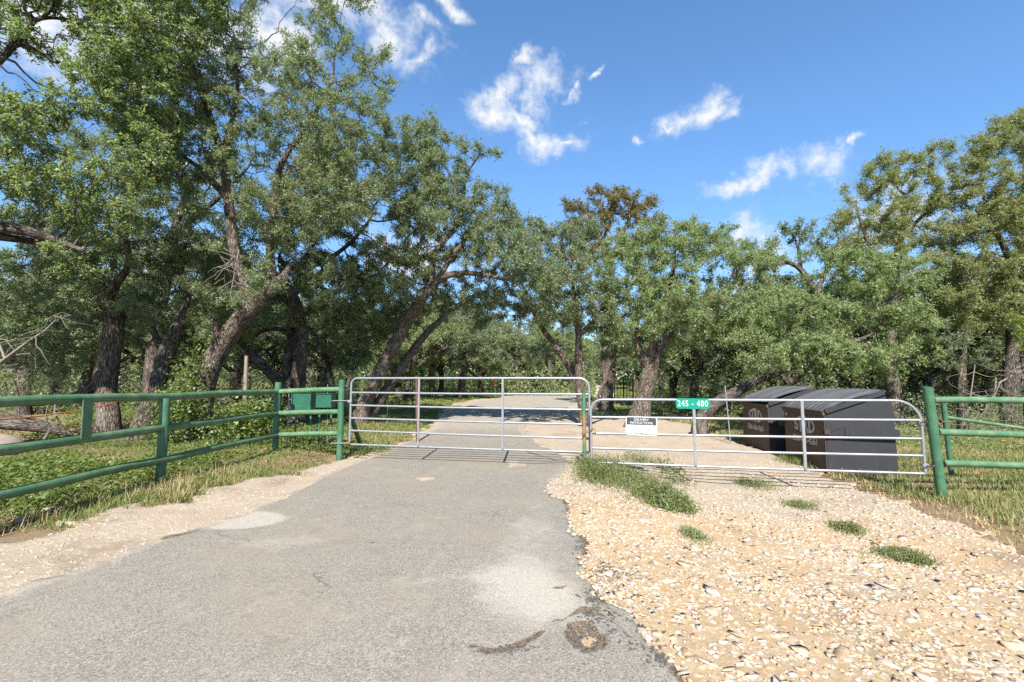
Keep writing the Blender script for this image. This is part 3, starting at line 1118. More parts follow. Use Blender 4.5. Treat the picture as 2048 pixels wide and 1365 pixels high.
def arc_frame(p_bl, p_br, zl, zr, rad_corner, r, n=8, rc2=None):
    """tube path: up the near end, over the top, down the other end (rounded top corners)"""
    a = Vector(p_bl)
    b = Vector(p_br)
    u = (b - a)
    u.z = 0
    L = u.length
    u = u / L
    rc2 = rc2 or rad_corner
    pts = [a, a + Vector((0, 0, .3))]
    A0 = Vector((a.x, a.y, zl))
    B0 = Vector((b.x, b.y, zr))
    for i in range(n + 1):
        w = math.pi / 2 * i / n
        pts.append(A0 + u * rad_corner * (1 - math.cos(w)) + Vector((0, 0, -rad_corner + rad_corner * math.sin(w))))
    for k in (.25, .5, .75):
        pts.append(A0.lerp(B0, k))
    for i in range(n + 1):
        w = math.pi / 2 * (1 - i / n)
        pts.append(B0 - u * rc2 * (1 - math.cos(w)) + Vector((0, 0, -rc2 + rc2 * math.sin(w))))
    pts += [b + Vector((0, 0, .3)), b]
    return pts, u, L


# tall gate -------------------------------------------------
a = A(699, 889, 8.95)
b = A(1180, 905, 8.02)
za = A(699, 757, 8.95)[2]
zb = A(1180, 757, 8.02)[2]
a2, b2 = (a[0], a[1], a[2]), (b[0], b[1], b[2])
gate1 = thing('farm_gate', 'tall six rail galvanised gate closed across the asphalt', 'gate', (a[0], a[1], 0))
O1 = (a[0], a[1], 0)
path, u1, L1 = arc_frame(a2, b2, za, zb, .13, .02, rc2=.17)
MB().tube(path, .021, 12).build('frame', M_GALV, gate1, O1)
perp1 = Vector((-u1.y, u1.x, 0))
ZL = [A(699, q, 8.95)[2] for q in (785.5, 811, 836.5, 861.5, 889)]
ZRr = [A(1180, q, 8.02)[2] for q in (789, 820, 849.5, 877.5, 905)]
for zl, zr in zip(ZL, ZRr):
    p = Vector((a[0], a[1], zl)) + u1 * .02
    q = Vector((b[0], b[1], zr)) - u1 * .02
    mid = (p + q) / 2 + Vector((0, 0, -.008))
    MB().tube([p, mid, q], .0185, 10).build('rail', M_GALV, gate1, O1)
for px in (840, 1006):
    xx = (px - 1024) / F
    # point along the gate plan line that shows at this column
    s_ = (xx * a[1] - a[0]) / (u1.x - xx * u1.y)
    p = Vector((a[0], a[1], 0)) + u1 * s_
    k = s_ / L1
    zt = za + (zb - za) * k
    zbm = a[2] + (b[2] - a[2]) * k
    MB().bar(p - perp1 * .02 + Vector((0, 0, zbm + .005)), p - perp1 * .02 + Vector((0, 0, zt - .01)), .036, .028, perp1).build('upright', M_GALV, gate1, O1, bevel=.004)
for zc in (1.30, .20):
    MB().box((a[0] - .01, a[1] - .01, A(699, 803 if zc > 1 else 886, 8.95)[2]), (.075, .06, .05)).build('hinge', M_RUST if zc < 1 else M_GALV, gate1, O1, bevel=.006)

# low gate --------------------------------------------------
c = A(1183, 925, 7.86)
d = A(1851, 948, 6.72)
gate2 = thing('farm_gate', 'low five rail galvanised gate across the gravel drive, carrying two signs', 'gate', (c[0], c[1], 0))
O2 = (c[0], c[1], 0)
zc_, zd_ = A(1183, 799.5, 7.86)[2], A(1851, 802, 6.72)[2]
dt = Vector((d[0], d[1], 0))
path, u2, L2 = arc_frame(tuple(c), tuple(d), zc_, zd_, .20, .02, rc2=.32)
# the far end stile leans out a little
MB().tube(path, .021, 12).build('frame', M_GALV, gate2, O2)
perp2 = Vector((-u2.y, u2.x, 0))
Z1 = [A(1183, q, 7.86)[2] for q in (834.5, 867, 896.5, 925)]
Z2 = [A(1851, q, 6.72)[2] for q in (841, 878, 912, 948)]
for zl, zr in zip(Z1, Z2):
    p = Vector((c[0], c[1], zl)) + u2 * .02
    q = Vector((d[0], d[1], zr)) - u2 * .02
    MB().tube([p, (p + q) / 2 + Vector((0, 0, -.006)), q], .0195, 10).build('rail', M_GALV, gate2, O2)


def gate2_at(px):
    xx = (px - 1024) / F
    s_ = (xx * c[1] - c[0]) / (u2.x - xx * u2.y)
    return Vector((c[0], c[1], 0)) + u2 * s_, s_ / L2


for px in (1384, 1598):
    p, k = gate2_at(px)
    zt = zc_ + (zd_ - zc_) * k
    zb_ = c[2] + (d[2] - c[2]) * k
    MB().bar(p - perp2 * .02 + Vector((0, 0, zb_ + .005)), p - perp2 * .02 + Vector((0, 0, zt - .01)), .042, .03, perp2).build('upright', M_GALV, gate2, O2, bevel=.004)
for (zq, hh) in ((A(1845, 846, 6.72)[2], .06), (A(1850, 931, 6.72)[2], .05)):
    MB().box((d[0], d[1], zq), (.085, .07, hh), Matrix.Rotation(math.atan2(u2.y, u2.x), 3, 'Z')).build('hinge', M_GALV, gate2, O2, bevel=.008)

# meeting post
JP = A(1169, 925, 7.92)
jp = thing('gate_post', 'short green steel post rusting in its middle, where the two gates meet', 'post', (JP[0], JP[1], 0))
mj, T = new_mat('green_post_with_rust')
co = geo_pos(T)
zz_ = T.n('ShaderNodeSeparateXYZ', {0: co}).outputs[2]
n = T.noise(co, 8, 5, .65)
n2 = T.noise(co, 40, 4, .6)
band = T.math('MULTIPLY', T.smooth(zz_, .25, .45), T.smooth(zz_, .98, .72))
cc = T.mix(n2, (.025, .105, .055), (.045, .145, .08))
cc = T.mix(T.math('MULTIPLY', T.smooth(T.math('ADD', band, T.math('MULTIPLY', T.math('SUBTRACT', n, .5), 1.2)), .35, .85), .85), cc, T.mix(n2, (.13, .075, .035), (.25, .16, .07)))
finish(T, cc, .6, 0, n2, .2, .004)
MB().tube([(JP[0], JP[1], H1(JP[0], JP[1]) - .2), (JP[0] + .004, JP[1], A(1169, 787, 7.92)[2])], .031, 16).build('pole', mj, jp, (JP[0], JP[1], 0))
MB().tube([(JP[0] + .004, JP[1], A(1169, 787, 7.92)[2]), (JP[0] + .004, JP[1], A(1169, 785, 7.92)[2])], .033, 16).build('cap', M_GREEN_DK, jp, (JP[0], JP[1], 0))
for py in (849, 878, 906):
    z = A(1176, py, 7.92)[2]
    MB().box((JP[0] + .028, JP[1] + .03, z), (.115, .03, .04)).build('latch_strap', M_RUSTDK, jp, (JP[0], JP[1], 0), bevel=.004)
# chain and padlock
chain = thing('chain', 'rusty chain with a padlock tying the low gate to the green meeting post', 'chain', (JP[0], JP[1], .6))
cp = [A(1163, 869, 7.86), A(1168, 868, 7.84), A(1174, 865, 7.83), A(1180, 861, 7.82), A(1186, 858, 7.82), A(1189, 862, 7.82), A(1191, 866, 7.82)]
for i in range(len(cp) - 1):
    p = Vector(cp[i])
    q = Vector(cp[i + 1])
    L = (q - p).length
    t = (q - p).normalized()
    nn = t.cross(Vector((0, -1, .2))).normalized() if i % 2 else Vector((0, -1, .15)).normalized()
    s_ = t.cross(nn).normalized()
    pts = []
    for k in range(11):
        w = 2 * math.pi * k / 10
        pts.append((p + q) / 2 + t * math.cos(w) * L * .62 + s_ * math.sin(w) * .017)
    MB().tube(pts, .0055, 6, False).build('link', M_RUST, chain, (JP[0], JP[1], .6))
pl = Vector(A(1188, 864, 7.82))
lock = MB().box(pl, (.05, .022, .045)).build('padlock', plain('brass_padlock', (.42, .30, .16), .5, .4, .2, 30), chain, (JP[0], JP[1], .6), bevel=.006)
MB().tube([pl + Vector((-.015, 0, .02)), pl + Vector((-.015, 0, .04)), pl + Vector((0, 0, .052)), pl + Vector((.015, 0, .04)), pl + Vector((.015, 0, .02))], .004, 6).build('shackle', M_GALV, lock, (JP[0], JP[1], .6))

# hanging post and fence beside the low gate
Qt, Qb = Vector(A(1855, 774, 6.62)), Vector(A(1885, 990, 6.72))
Qb.z = H1(Qb.x, Qb.y) - .2
OQ = (Qb.x, Qb.y, 0)
fence2 = thing('pipe_fence', 'green three rail pipe fence starting at the leaning hanging post of the low gate', 'fence', OQ)
mbp = MB().tube([Qb, Qt], .062, 20, False)
mbp.tube([Qt, Qb], .055, 20, False)
mbp.build('post', M_GREEN_DK, fence2, OQ)
for (y0, x0, y1, rad) in ((800, 1866, 801, .047), (864.5, 1876, 870, .049), (926.5, 1886, 932, .047)):
    p0 = Vector(A(x0, y0, 6.70))
    p1 = Vector(A(2048, y1, 6.64))
    dd = (p1 - p0)
    MB().tube([p0, p0 + dd * .5 + Vector((0, 0, .003)), p1, p0 + dd * 4.5], rad, 16).build('rail', M_GREEN, fence2, OQ)
pe = Vector(A(1876, 864, 6.7)) + (Vector(A(2048, 870, 6.64)) - Vector(A(1876, 864, 6.7))) * 2.1
MB().tube([(pe.x, pe.y, H1(pe.x, pe.y) - .2), (pe.x, pe.y, 1.25)], .062, 18).build('post', M_GREEN_DK, fence2, OQ)
for (py, px) in ((843, 1857), (932, 1868)):
    p0 = Vector(A(px - 13, py, 6.66))
    p1 = Vector(A(px + 47, py + 1, 6.72))
    MB().tube([p0, p1], .009, 8).build('hinge_bolt', M_RUST, fence2, OQ)
    for dx_ in (-5, 25 if py < 900 else 24):
        q = Vector(A(px + dx_, py, 6.66))
        MB().box(q, (.018, .035, .035)).build('nut', M_RUSTDK, fence2, OQ)
# brace frame behind
R2b, R2t = Vector(A(1904, 948, 8.1)), Vector(A(1887, 806, 8.0))
R2b.z = H1(R2b.x, R2b.y) - .2
OR = (R2b.x, R2b.y, 0)
fence3 = thing('pipe_brace', 'thin green pipe post with a slanting brace, behind the hanging post', 'fence', OR)
MB().tube([R2b, R2t], .039, 16).build('post', M_GREEN_DK, fence3, OR)
MB().tube([A(1893, 835, 8.02), A(2060, 859, 7.95), A(2200, 884, 7.9)], .03, 12).build('brace', M_GREEN, fence3, OR)
q = Vector(A(2220, 884, 7.9))
MB().tube([(q.x, q.y, H1(q.x, q.y) - .2), (q.x, q.y, .9)], .04, 12).build('post', M_GREEN_DK, fence3, OR)
mw = plain('barbed_wire_steel', (.16, .12, .10), .7, .3, .3, 30)
wf = thing('wire_fence', 'sagging strands of thin barbed wire crossing the grass behind the dumpsters', 'fence', OR)
for (y0, y1, y2) in ((838, 848, 856), (870, 872, 882), (895, 902, 912)):
    MB().tube([A(1795, y0, 8.3), A(1850, (y0 + y1) / 2 + 3, 8.15), A(1896, y1, 8.05), A(1970, y1 + (y2 - y1) * .6, 7.9), A(2060, y2, 7.8), A(2300, y2 + 8, 7.6)], .0035, 5).build('wire', mw, wf, OR)

# ------------------------------------------------------------------ signs


def rrect(w, h, r, n=5):
    pts = []
    for (cx_, cy_, a0) in ((w / 2 - r, h / 2 - r, 0), (-w / 2 + r, h / 2 - r, 90), (-w / 2 + r, -h / 2 + r, 180), (w / 2 - r, -h / 2 + r, 270)):
        for k in range(n + 1):
            w_ = R(a0 + 90 * k / n)
            pts.append((cx_ + r * math.cos(w_), cy_ + r * math.sin(w_)))
    return pts


def sign_frame(px, py, out, roll):
    p, k = gate2_at(px)
    Y = p.y
    P = Vector(A(px, py, Y)) - perp2 * out
    return P, Y


def plate(poly, d0, d1):
    return MB().prism(poly, d0, d1, lambda a_, b_, d_: (a_, -d_, b_))


yaw2 = math.atan2(u2.y, u2.x)
# green number sign
P, Y = sign_frame(1385, 807.5, .034, 0)
sc_ = Y / F
ns = thing('number_sign', 'small green address sign reading 245 - 480 on the top rail of the low gate', 'sign', P, yaw2)
w_, h_ = 61.5 * sc_ / math.cos(yaw2), 20.5 * sc_
plate(rrect(w_, h_, h_ * .22), 0, .003).build('plate', M_SIGNGREEN, ns, smooth=False)


def put_text(me, parent, x, z, d):
    o = link(me.name, me, parent, (x, -d, z))
    o.rotation_euler = (math.pi / 2, 0, 0)
    o['kind'] = 'stuff'
    return o


put_text(text_mesh('245 - 480', h_ * .80, M_WHITE, 'number', .0006, .78, 1.14), ns, -.004, -.002, .0045)
for sx_ in (-1, 1):
    MB().tube([(sx_ * (w_ / 2 - .025), -.003, h_ / 2 - .022), (sx_ * (w_ / 2 - .025), -.0055, h_ / 2 - .022)], .006, 8).build('rivet', M_WHITE, ns)
# delivery sign
P, Y = sign_frame(1282.5, 852, .034, 0)
sc_ = Y / F
ds = thing('delivery_sign', 'white and dark grey DELIVERY INSTRUCTIONS sign wired to the low gate', 'sign', P, yaw2)
ds.rotation_euler = (0, R(1.0), yaw2)
w_, h_ = 57.5 * sc_ / math.cos(yaw2), 36.5 * sc_
plate(rrect(w_, h_, .03), 0, .003).build('plate', M_WHITE, ds, smooth=False)
plate(rrect(w_ - .03, h_ - .03, .022), .003, .0042).build('border', M_SIGNGREY, ds, smooth=False)
hb = h_ * .55
plate([(-w_ / 2 + .024, -h_ / 2 + .024), (w_ / 2 - .024, -h_ / 2 + .024), (w_ / 2 - .024, -h_ / 2 + hb), (-w_ / 2 + .024, -h_ / 2 + hb)], .0042, .0054).build('panel', M_WHITE, ds, smooth=False)
put_text(text_mesh('DELIVERY', .056, M_WHITE, 'heading', .0003, width=.235), ds, 0, h_ / 2 - .052, .006)
put_text(text_mesh('INSTRUCTIONS', .056, M_WHITE, 'heading', .0003, width=.36), ds, 0, h_ / 2 - .105, .006)
for i, tx in enumerate(('DELIVERIES SHOULD BE MADE TO', 'EACH INDIVIDUAL ADDRESS.', 'NO PACKAGES SHOULD BE LEFT AT', 'ENTRY FRONT GATE.')):
    put_text(text_mesh(tx, .026, M_INK, 'small_print', .0001, width=(.345, .30, .355, .20)[i]), ds, 0, -h_ / 2 + hb - .032 - .0345 * i, .0068)
for z in (h_ / 2 - .012, -h_ / 2 + .03):
    MB().tube([(0, -.003, z), (0, -.010, z)], .006, 8).build('bolt', M_RUSTDK, ds)

# ------------------------------------------------------------------ dumpsters


def dumpster(label, px, py, Y, rz, v_len, scale, ajar, rot_lid=0.0):
    base = A(px, py, Y)
    zb = H1(base[0], base[1]) - .02
    D = thing('dumpster', label, 'dumpster', (base[0], base[1], min(zb, base[2])), rz, 'front load dumpsters on the gravel')
    D.scale = (scale,) * 3
    fn = lambda a_, b_, d_: (a_, d_, b_)
    prof = [(0, 0), (0, 1.12), (.99, 1.47), (1.13, 1.29), (1.17, 1.22), (1.17, 0)]
    W_ = v_len
    MB().prism(prof, 0, W_, fn).build('body', M_DSIDE, D, smooth=False, bevel=.008)
    # brown front sheet standing proud
    MB().box((-.006, W_ / 2, .55), (.012, W_ - .02, 1.10)).build('front_panel', M_DFRONT, D, smooth=False, bevel=.003)
    # front lip
    MB().box((-.02, W_ / 2, 1.085), (.05, W_ + .02, .07)).build('front_lip', M_DFRONT, D, smooth=False, bevel=.006)
    # slope flange at both sides
    for v_ in (-.018, W_ + .018):
        MB().bar((-.01, v_, 1.125), (1.01, v_, 1.482), .055, .085, (0, 0, 1)).build('side_rail', M_DSIDE, D, smooth=False, bevel=.005)
    # fork sleeves
    for v_ in (-.06, W_ + .06):
        s_ = MB()
        s_.bar((.26, v_, .775), (1.165, v_, .745), .12, .14)
        s_.build('fork_sleeve', M_DSIDE, D, smooth=False, bevel=.006)
        MB().prism([(.0, .70), (.27, .70), (.27, .85), (.0, .735)], v_ - .045, v_ + .045, fn).build('gusset', M_DSIDE if v_ > 0 else M_DSIDE, D, smooth=False)
        MB().box((-.03, v_, .76), (.09, .10, .085)).build('sleeve_mouth', M_RUSTDK, D, smooth=False, bevel=.004)
    # two ribbed lids
    nl = 2
    for li in range(nl):
        v0, v1 = W_ * li / nl + .006, W_ * (li + 1) / nl - .006
        if li == 0:
            v0 -= .03
        else:
            v1 += .03
        nu, nv = 10, 44
        verts, faces = [], []
        lift = ajar[li]
        for i in range(nu + 1):
            s_ = i / nu
            for j in range(nv + 1):
                t_ = j / nv
                v_ = v0 + (v1 - v0) * t_
                u_ = -.07 + 1.08 * s_
                w0 = 1.135 + .375 * s_ + .055 * math.sin(math.pi * min(1, s_ * .95)) + lift * (1 - s_)
                ph = (t_ * 5.0) % 1.0
                rib = .042 * (1 if .28 < ph < .72 else (max(0, 1 - abs(ph - .5 - math.copysign(.22, ph - .5)) / .10)))
                edge = sstep(s_, .0, .06) * (1 - sstep(s_, .90, .98)) * sstep(t_, 0, .02) * (1 - sstep(t_, .98, 1))
                verts.append((u_, v_, w0 + rib * float(edge)))
        for i in range(nu):
            for j in range(nv):
                q = i * (nv + 1) + j
                faces.append((q, q + nv + 1, q + nv + 2, q + 1))
        lm = MB().add(verts, faces)
        # underside
        lm.add([(x_, y_, z_ - .018) for x_, y_, z_ in verts], [f_[::-1] for f_ in faces])
        b2 = (nu + 1) * (nv + 1)
        rim = [j for j in range(nv + 1)] + [i * (nv + 1) + nv for i in range(1, nu + 1)] + [nu * (nv + 1) + j for j in range(nv - 1, -1, -1)] + [i * (nv + 1) for i in range(nu - 1, 0, -1)]
        for k in range(len(rim)):
            p_, q_ = rim[k], rim[(k + 1) % len(rim)]
            lm.f.append((p_, q_, q_ + b2, p_ + b2))
        lid = lm.build('lid', M_LID, D, smooth=True)
        for e in (.35, .7):
            MB().box(((-.07 + 1.08 * e), (v0 + v1) / 2 + .02, 1.135 + .375 * e + .055 * math.sin(math.pi * e * .95) + .024 + lift * (1 - e)), (.03, .03, .022)).build('knob', M_LID, lid, smooth=False, bevel=.004)
    MB().tube([(1.02, -.04, 1.50), (1.02, W_ + .04, 1.50)], .018, 10).build('hinge_rod', M_RUSTDK, D)
    # stencilled lettering on the front sheet
    tm = text_mesh('STRD', .35, M_STENCIL, 'lettering', .012, width=.78)
    xs_ = [v_.co.x for v_ in tm.vertices]
    xm = max(abs(min(xs_)), abs(max(xs_)))
    for v_ in tm.vertices:
        k = 1 - (v_.co.x / xm) ** 2
        v_.co.y = v_.co.y * (.72 + .55 * k) + .02 * k
    o = link('lettering', tm, D, (-.0135, W_ * .47, .79))
    o.rotation_euler = (math.pi / 2, 0, -math.pi / 2)
    o['kind'] = 'stuff'
    # cuts of the stencil
    tn = text_mesh('830-426-4261', .17, M_STENCIL, 'phone_number', .004, width=.92)
    o = link('phone_number', tn, D, (-.0135, W_ * .47, .52))
    o.rotation_euler = (math.pi / 2, 0, -math.pi / 2)
    o['kind'] = 'stuff'
    sm = MB()
    for vv in (-.29, -.095, .11, .30):
        sm.box((-.0155, W_ * .47 + vv, .79), (.002, .012, .5))
    sm.build('stencil_gap', M_DFRONT, D, smooth=False)['kind'] = 'stuff'
    MB().tube([(-.013, W_ * .93, .98), (-.017, W_ * .93, .98)], .035, 14).build('sticker', M_WHITE, D, smooth=False)
    return D


D1 = dumpster('closer dumpster with a wide charcoal side, rusted at its front corner', 1656, 937, 8.45, R(-7), 1.58, 1.0, (0, 0.0))
D2 = dumpster('farther dumpster with a warped lid ajar, half hidden by the closer one', 1541, 897, 10.6, R(-7), 1.6, 1.0, (.06, .02))

# ------------------------------------------------------------------ small steel things around the gates


def metal_box(label, px0, px1, py0, py1, Y, depth):
    p0 = Vector(A(px0, py1, Y))
    p1 = Vector(A(px1, py0, Y))
    w_ = p1.x - p0.x
    h_ = p1.z - p0.z
    t_ = thing('metal_box', label, 'box', (p0.x, p0.y, p0.z))
    MB().box((w_ / 2, depth / 2, h_ / 2), (w_, depth, h_)).build('body', M_BOXGREEN, t_, smooth=False, bevel=.006)
    MB().box((w_ / 2, depth / 2, h_ + .008), (w_ + .03, depth + .03, .014)).build('lid', M_BOXGREEN, t_, smooth=False, bevel=.003)
    gz = H1(p0.x + w_ / 2, p0.y + depth / 2)
    for fx in (.12, .88):
        MB().tube([(w_ * fx, depth / 2, gz - p0.z - .1), (w_ * fx, depth / 2, .0)], .022, 10).build('leg', M_GREEN_DK, t_)
    MB().box((w_ * .93, -.008, h_ * .5), (.02, .016, .09)).build('handle', M_GREEN_DK, t_, smooth=False)
    return t_


metal_box('larger plain green steel box standing behind the short fence bay', 581, 622, 787, 822, 9.75, .30)
metal_box('smaller green steel box next to the larger one behind the short fence bay', 631, 663, 789, 816, 9.7, .25)
for (label, px, yt, yb, Y, rad, mat, lean) in (
        ('thin pale stake beside the bigger green box', 577, 774, 858, 9.6, .009, M_GALV, -3),
        ('thin pale stake sticking up behind the smaller green box', 655.5, 769, 860, 10.0, .008, M_GALV, 0),
        ('rusty brown steel post seen through the tall gate', 834, 752, 862, 11.4, .032, M_RUSTRED, 2),
        ('slim bluish stake slanting up near the brown dumpster', 1455, 772, 842, 12.0, .016, M_GALV, 10)):
    t_ = Vector(A(px - lean / 2, yt, Y))
    b_ = Vector(A(px + lean / 2, yb, Y))
    b_.z = H1(b_.x, b_.y) - .1
    o = MB().tube([b_, t_], rad, 10).build('stake' if rad < .03 or mat is M_ORANGE else 'steel_post', mat, None, b_, loc=b_)
    tag(o, label, 'stake' if 'stake' in label else 'post')
for (label, px, yt, ym, yb, Y, rad) in (('orange topped marker stake beside the twin leaning trunks', 775, 769, 783, 835, 15, .030), ('orange topped marker stake among the far trunks across the road', 990, 758, 772, 790, 33, .055)):
    b_ = Vector(A(px, yb, Y))
    b_.z = H1(b_.x, b_.y) - .1
    m_ = Vector(A(px, ym, Y))
    t_ = thing('marker_stake', label, 'stake', b_)
    MB().tube([b_, (b_.x, b_.y, m_.z)], rad * .6, 8).build('pole', M_GREEN_DK, t_, b_)
    MB().tube([(b_.x, b_.y, m_.z), (b_.x, b_.y, A(px, yt, Y)[2])], rad, 8).build('cap', M_ORANGE, t_, b_)
# orange cable behind the fence
o = MB().tube([A(-80, 846, 5.6), A(0, 840, 6.3), A(80, 833, 7.2), A(150, 823, 8.2), A(205, 812, 9.4), A(236, 804, 10.3)], .011, 8).build('cable', M_CABLE, None)
tag(o, 'orange cable strung from the trunk behind the pipe fence', 'cable')
# far iron fence
fi = thing('iron_fence', 'dark iron fence panel far off beside the pale lane', 'fence', (A(1245, 790, 30)[0], 30, 0))
OF = (A(1245, 790, 30)[0], 30, 0)
for k in range(7):
    b_ = A(1229 + 6.2 * k, 796, 30 - k * .15)
    MB().tube([(b_[0], b_[1], H1(b_[0], b_[1]) - .1), (b_[0], b_[1], H1(b_[0], b_[1]) + (1.25 if k % 3 else 1.5))], .02 if k % 3 else .045, 6).build('post', M_RUSTDK, fi, OF)
for z in (.35, .8, 1.15):
    p_ = A(1229, 796, 30)
    q_ = A(1266, 796, 29.1)
    MB().tube([(p_[0], p_[1], H1(p_[0], p_[1]) + z), (q_[0], q_[1], H1(q_[0], q_[1]) + z)], .018, 6).build('rail', M_RUSTDK, fi, OF)

# ------------------------------------------------------------------ trees


def leaves_mesh(name, C, L, Wd, seed, mat, up=.55, axis=None, tri=False):
    """C (n,3) centres; folded four corner leaves"""
    r = np.random.default_rng(seed)
    n = len(C)
    N = r.normal(size=(n, 3))
    N /= np.linalg.norm(N, axis=1)[:, None]
    N[:, 2] = np.abs(N[:, 2]) * .7 + up
    N /= np.linalg.norm(N, axis=1)[:, None]
    Q = r.normal(size=(n, 3)) if axis is None else axis + r.normal(0, .5, (n, 3))
    a = Q - N * (Q * N).sum(1)[:, None]
    a /= np.linalg.norm(a, axis=1)[:, None] + 1e-9
    b = np.cross(N, a)
    l = (L * r.uniform(.65, 1.25, n))[:, None]
    w = (Wd * r.uniform(.7, 1.2, n))[:, None]
    f = (w * r.uniform(.05, .45, n)[:, None])
    if tri:
        sg = r.choice([-1.0, 1.0], n)[:, None]
        V = np.stack([C - a * l * .55, C + a * l * .10 * sg + b * w * .62, C + a * l * .6 - b * w * .30], 1).reshape(-1, 3)
        return mesh_np(name, V, np.arange(3 * n).reshape(-1, 3), mat, False)
    V = np.stack([C - a * l * .5, C - a * l * .06 + b * w * .5 + N * f, C + a * l * .5 - N * l * .08, C - a * l * .06 - b * w * .5 + N * f], 1).reshape(-1, 3)
    Fq = np.arange(4 * n).reshape(-1, 4)
    return mesh_np(name, V, Fq, mat, False)


def grow(skel, lobes, D, dens, seed, min_grow=0.0, gap=.5, maxit=140):
    """space colonisation. skel: list of polylines [(x,y,z,r)...]; lobes: [(centre, radii)]"""
    r = np.random.default_rng(seed)
    P, par, rad, can = [], [], [], []
    for li, pl in enumerate(skel):
        pts = np.array([q[:3] for q in pl], float)
        rr = np.array([q[3] for q in pl], float)
        start = -1
        if P:
            dd = np.linalg.norm(np.array(P) - pts[0], axis=1)
            start = int(dd.argmin())
        prev = start
        # smooth resample
        seg = np.linalg.norm(np.diff(pts, axis=0), axis=1)
        s = np.concatenate([[0], np.cumsum(seg)])
        m = max(2, int(s[-1] / D) + 1)
        t = np.linspace(0, s[-1], m)
        q = np.stack([np.interp(t, s, pts[:, k]) for k in range(3)], 1)
        for _ in range(2):
            q[1:-1] = (q[:-2] + 2 * q[1:-1] + q[2:]) / 4
        jit = np.cumsum(r.normal(0, D * .045, q.shape), 0)
        jit -= np.linspace(0, 1, m)[:, None] * jit[-1]
        q = q + jit
        ri = np.interp(t, s, rr)
        for i in range(m):
            if i == 0 and start >= 0:
                continue
            P.append(q[i])
            par.append(prev)
            rad.append(ri[i])
            can.append(li > 0 or i > m * .45)
            prev = len(P) - 1
    nsk = len(P)
    at = []
    for (c, rd) in lobes:
        rd = np.array(rd, float)
        n = max(8, int(4.19 * rd.prod() * dens))
        u = r.normal(size=(n, 3))
        u /= np.linalg.norm(u, axis=1)[:, None]
        k = r.uniform(0, 1, n) ** (1 / 2.2)
        q = c + u * k[:, None] * rd * (1 + .28 * (vnoise(u[:, 0] * 3 + c[0] * 7, u[:, 2] * 3 + u[:, 1] * 2, seed)[:, None] - .35))
        at.append(q)
    at = np.concatenate(at)
    # gaps in the crown
    g = fbm(at[:, 0] * .9 + at[:, 1] * .5, at[:, 2] * .9 - at[:, 1] * .3, seed, 2)
    at = at[g > np.quantile(g, .16 * gap * 2)]
    M = len(at)
    P = np.array(P)
    par, rad, can = list(par), list(rad), list(can)
    cap = nsk + 6 * M + 4000
    PP_ = np.zeros((cap, 3))
    PP_[:nsk] = P
    n = nsk
    cidx = np.nonzero(can)[0]
    d = np.linalg.norm(at[:, None] - PP_[cidx][None], axis=2)
    near = cidx[d.argmin(1)]
    nd = d.min(1)
    alive = nd > D * 1.1
    born = {}
    for it in range(maxit):
        idx = np.nonzero(alive)[0]
        if len(idx) == 0 or n > cap - M:
            break
        v = at[idx] - PP_[near[idx]]
        v /= np.linalg.norm(v, axis=1)[:, None] + 1e-9
        nodes, inv = np.unique(near[idx], return_inverse=True)
        S = np.zeros((len(nodes), 3))
        np.add.at(S, inv, v)
        S /= np.linalg.norm(S, axis=1)[:, None] + 1e-9
        S += r.normal(0, .30, S.shape)
        S /= np.linalg.norm(S, axis=1)[:, None] + 1e-9
        new = PP_[nodes] + S * D
        k = len(nodes)
        PP_[n:n + k] = new
        par += list(nodes)
        rad += [0] * k
        can += [True] * k
        d = np.linalg.norm(at[idx][:, None] - new[None], axis=2)
        j = d.argmin(1)
        dm = d[np.arange(len(idx)), j]
        better = dm < nd[idx]
        near[idx[better]] = n + j[better]
        nd[idx[better]] = dm[better]
        alive[idx] = nd[idx] > D * 1.15
        n += k
    P = PP_[:n]
    par = np.array(par)
    rad = np.array(rad, float)
    # pipe radii
    load = np.zeros(n)
    depth = np.zeros(n, int)
    nch = np.bincount(par[par >= 0], minlength=n)
    load[nch == 0] = 1
    for i in range(n - 1, nsk - 1, -1):
        p = par[i]
        load[p] += load[i]
        depth[p] = max(depth[p], depth[i] + 1)
    tip = .0065 * (D / .25) ** .6
    pr = tip * load ** .43
    R_ = np.where(rad > 0, rad, pr)
    for i in range(nsk, n):
        R_[i] = min(R_[i], R_[par[i]] * .88)
    depth[:nsk] = np.maximum(depth[:nsk], 50)
    return P, par, R_, depth, nsk


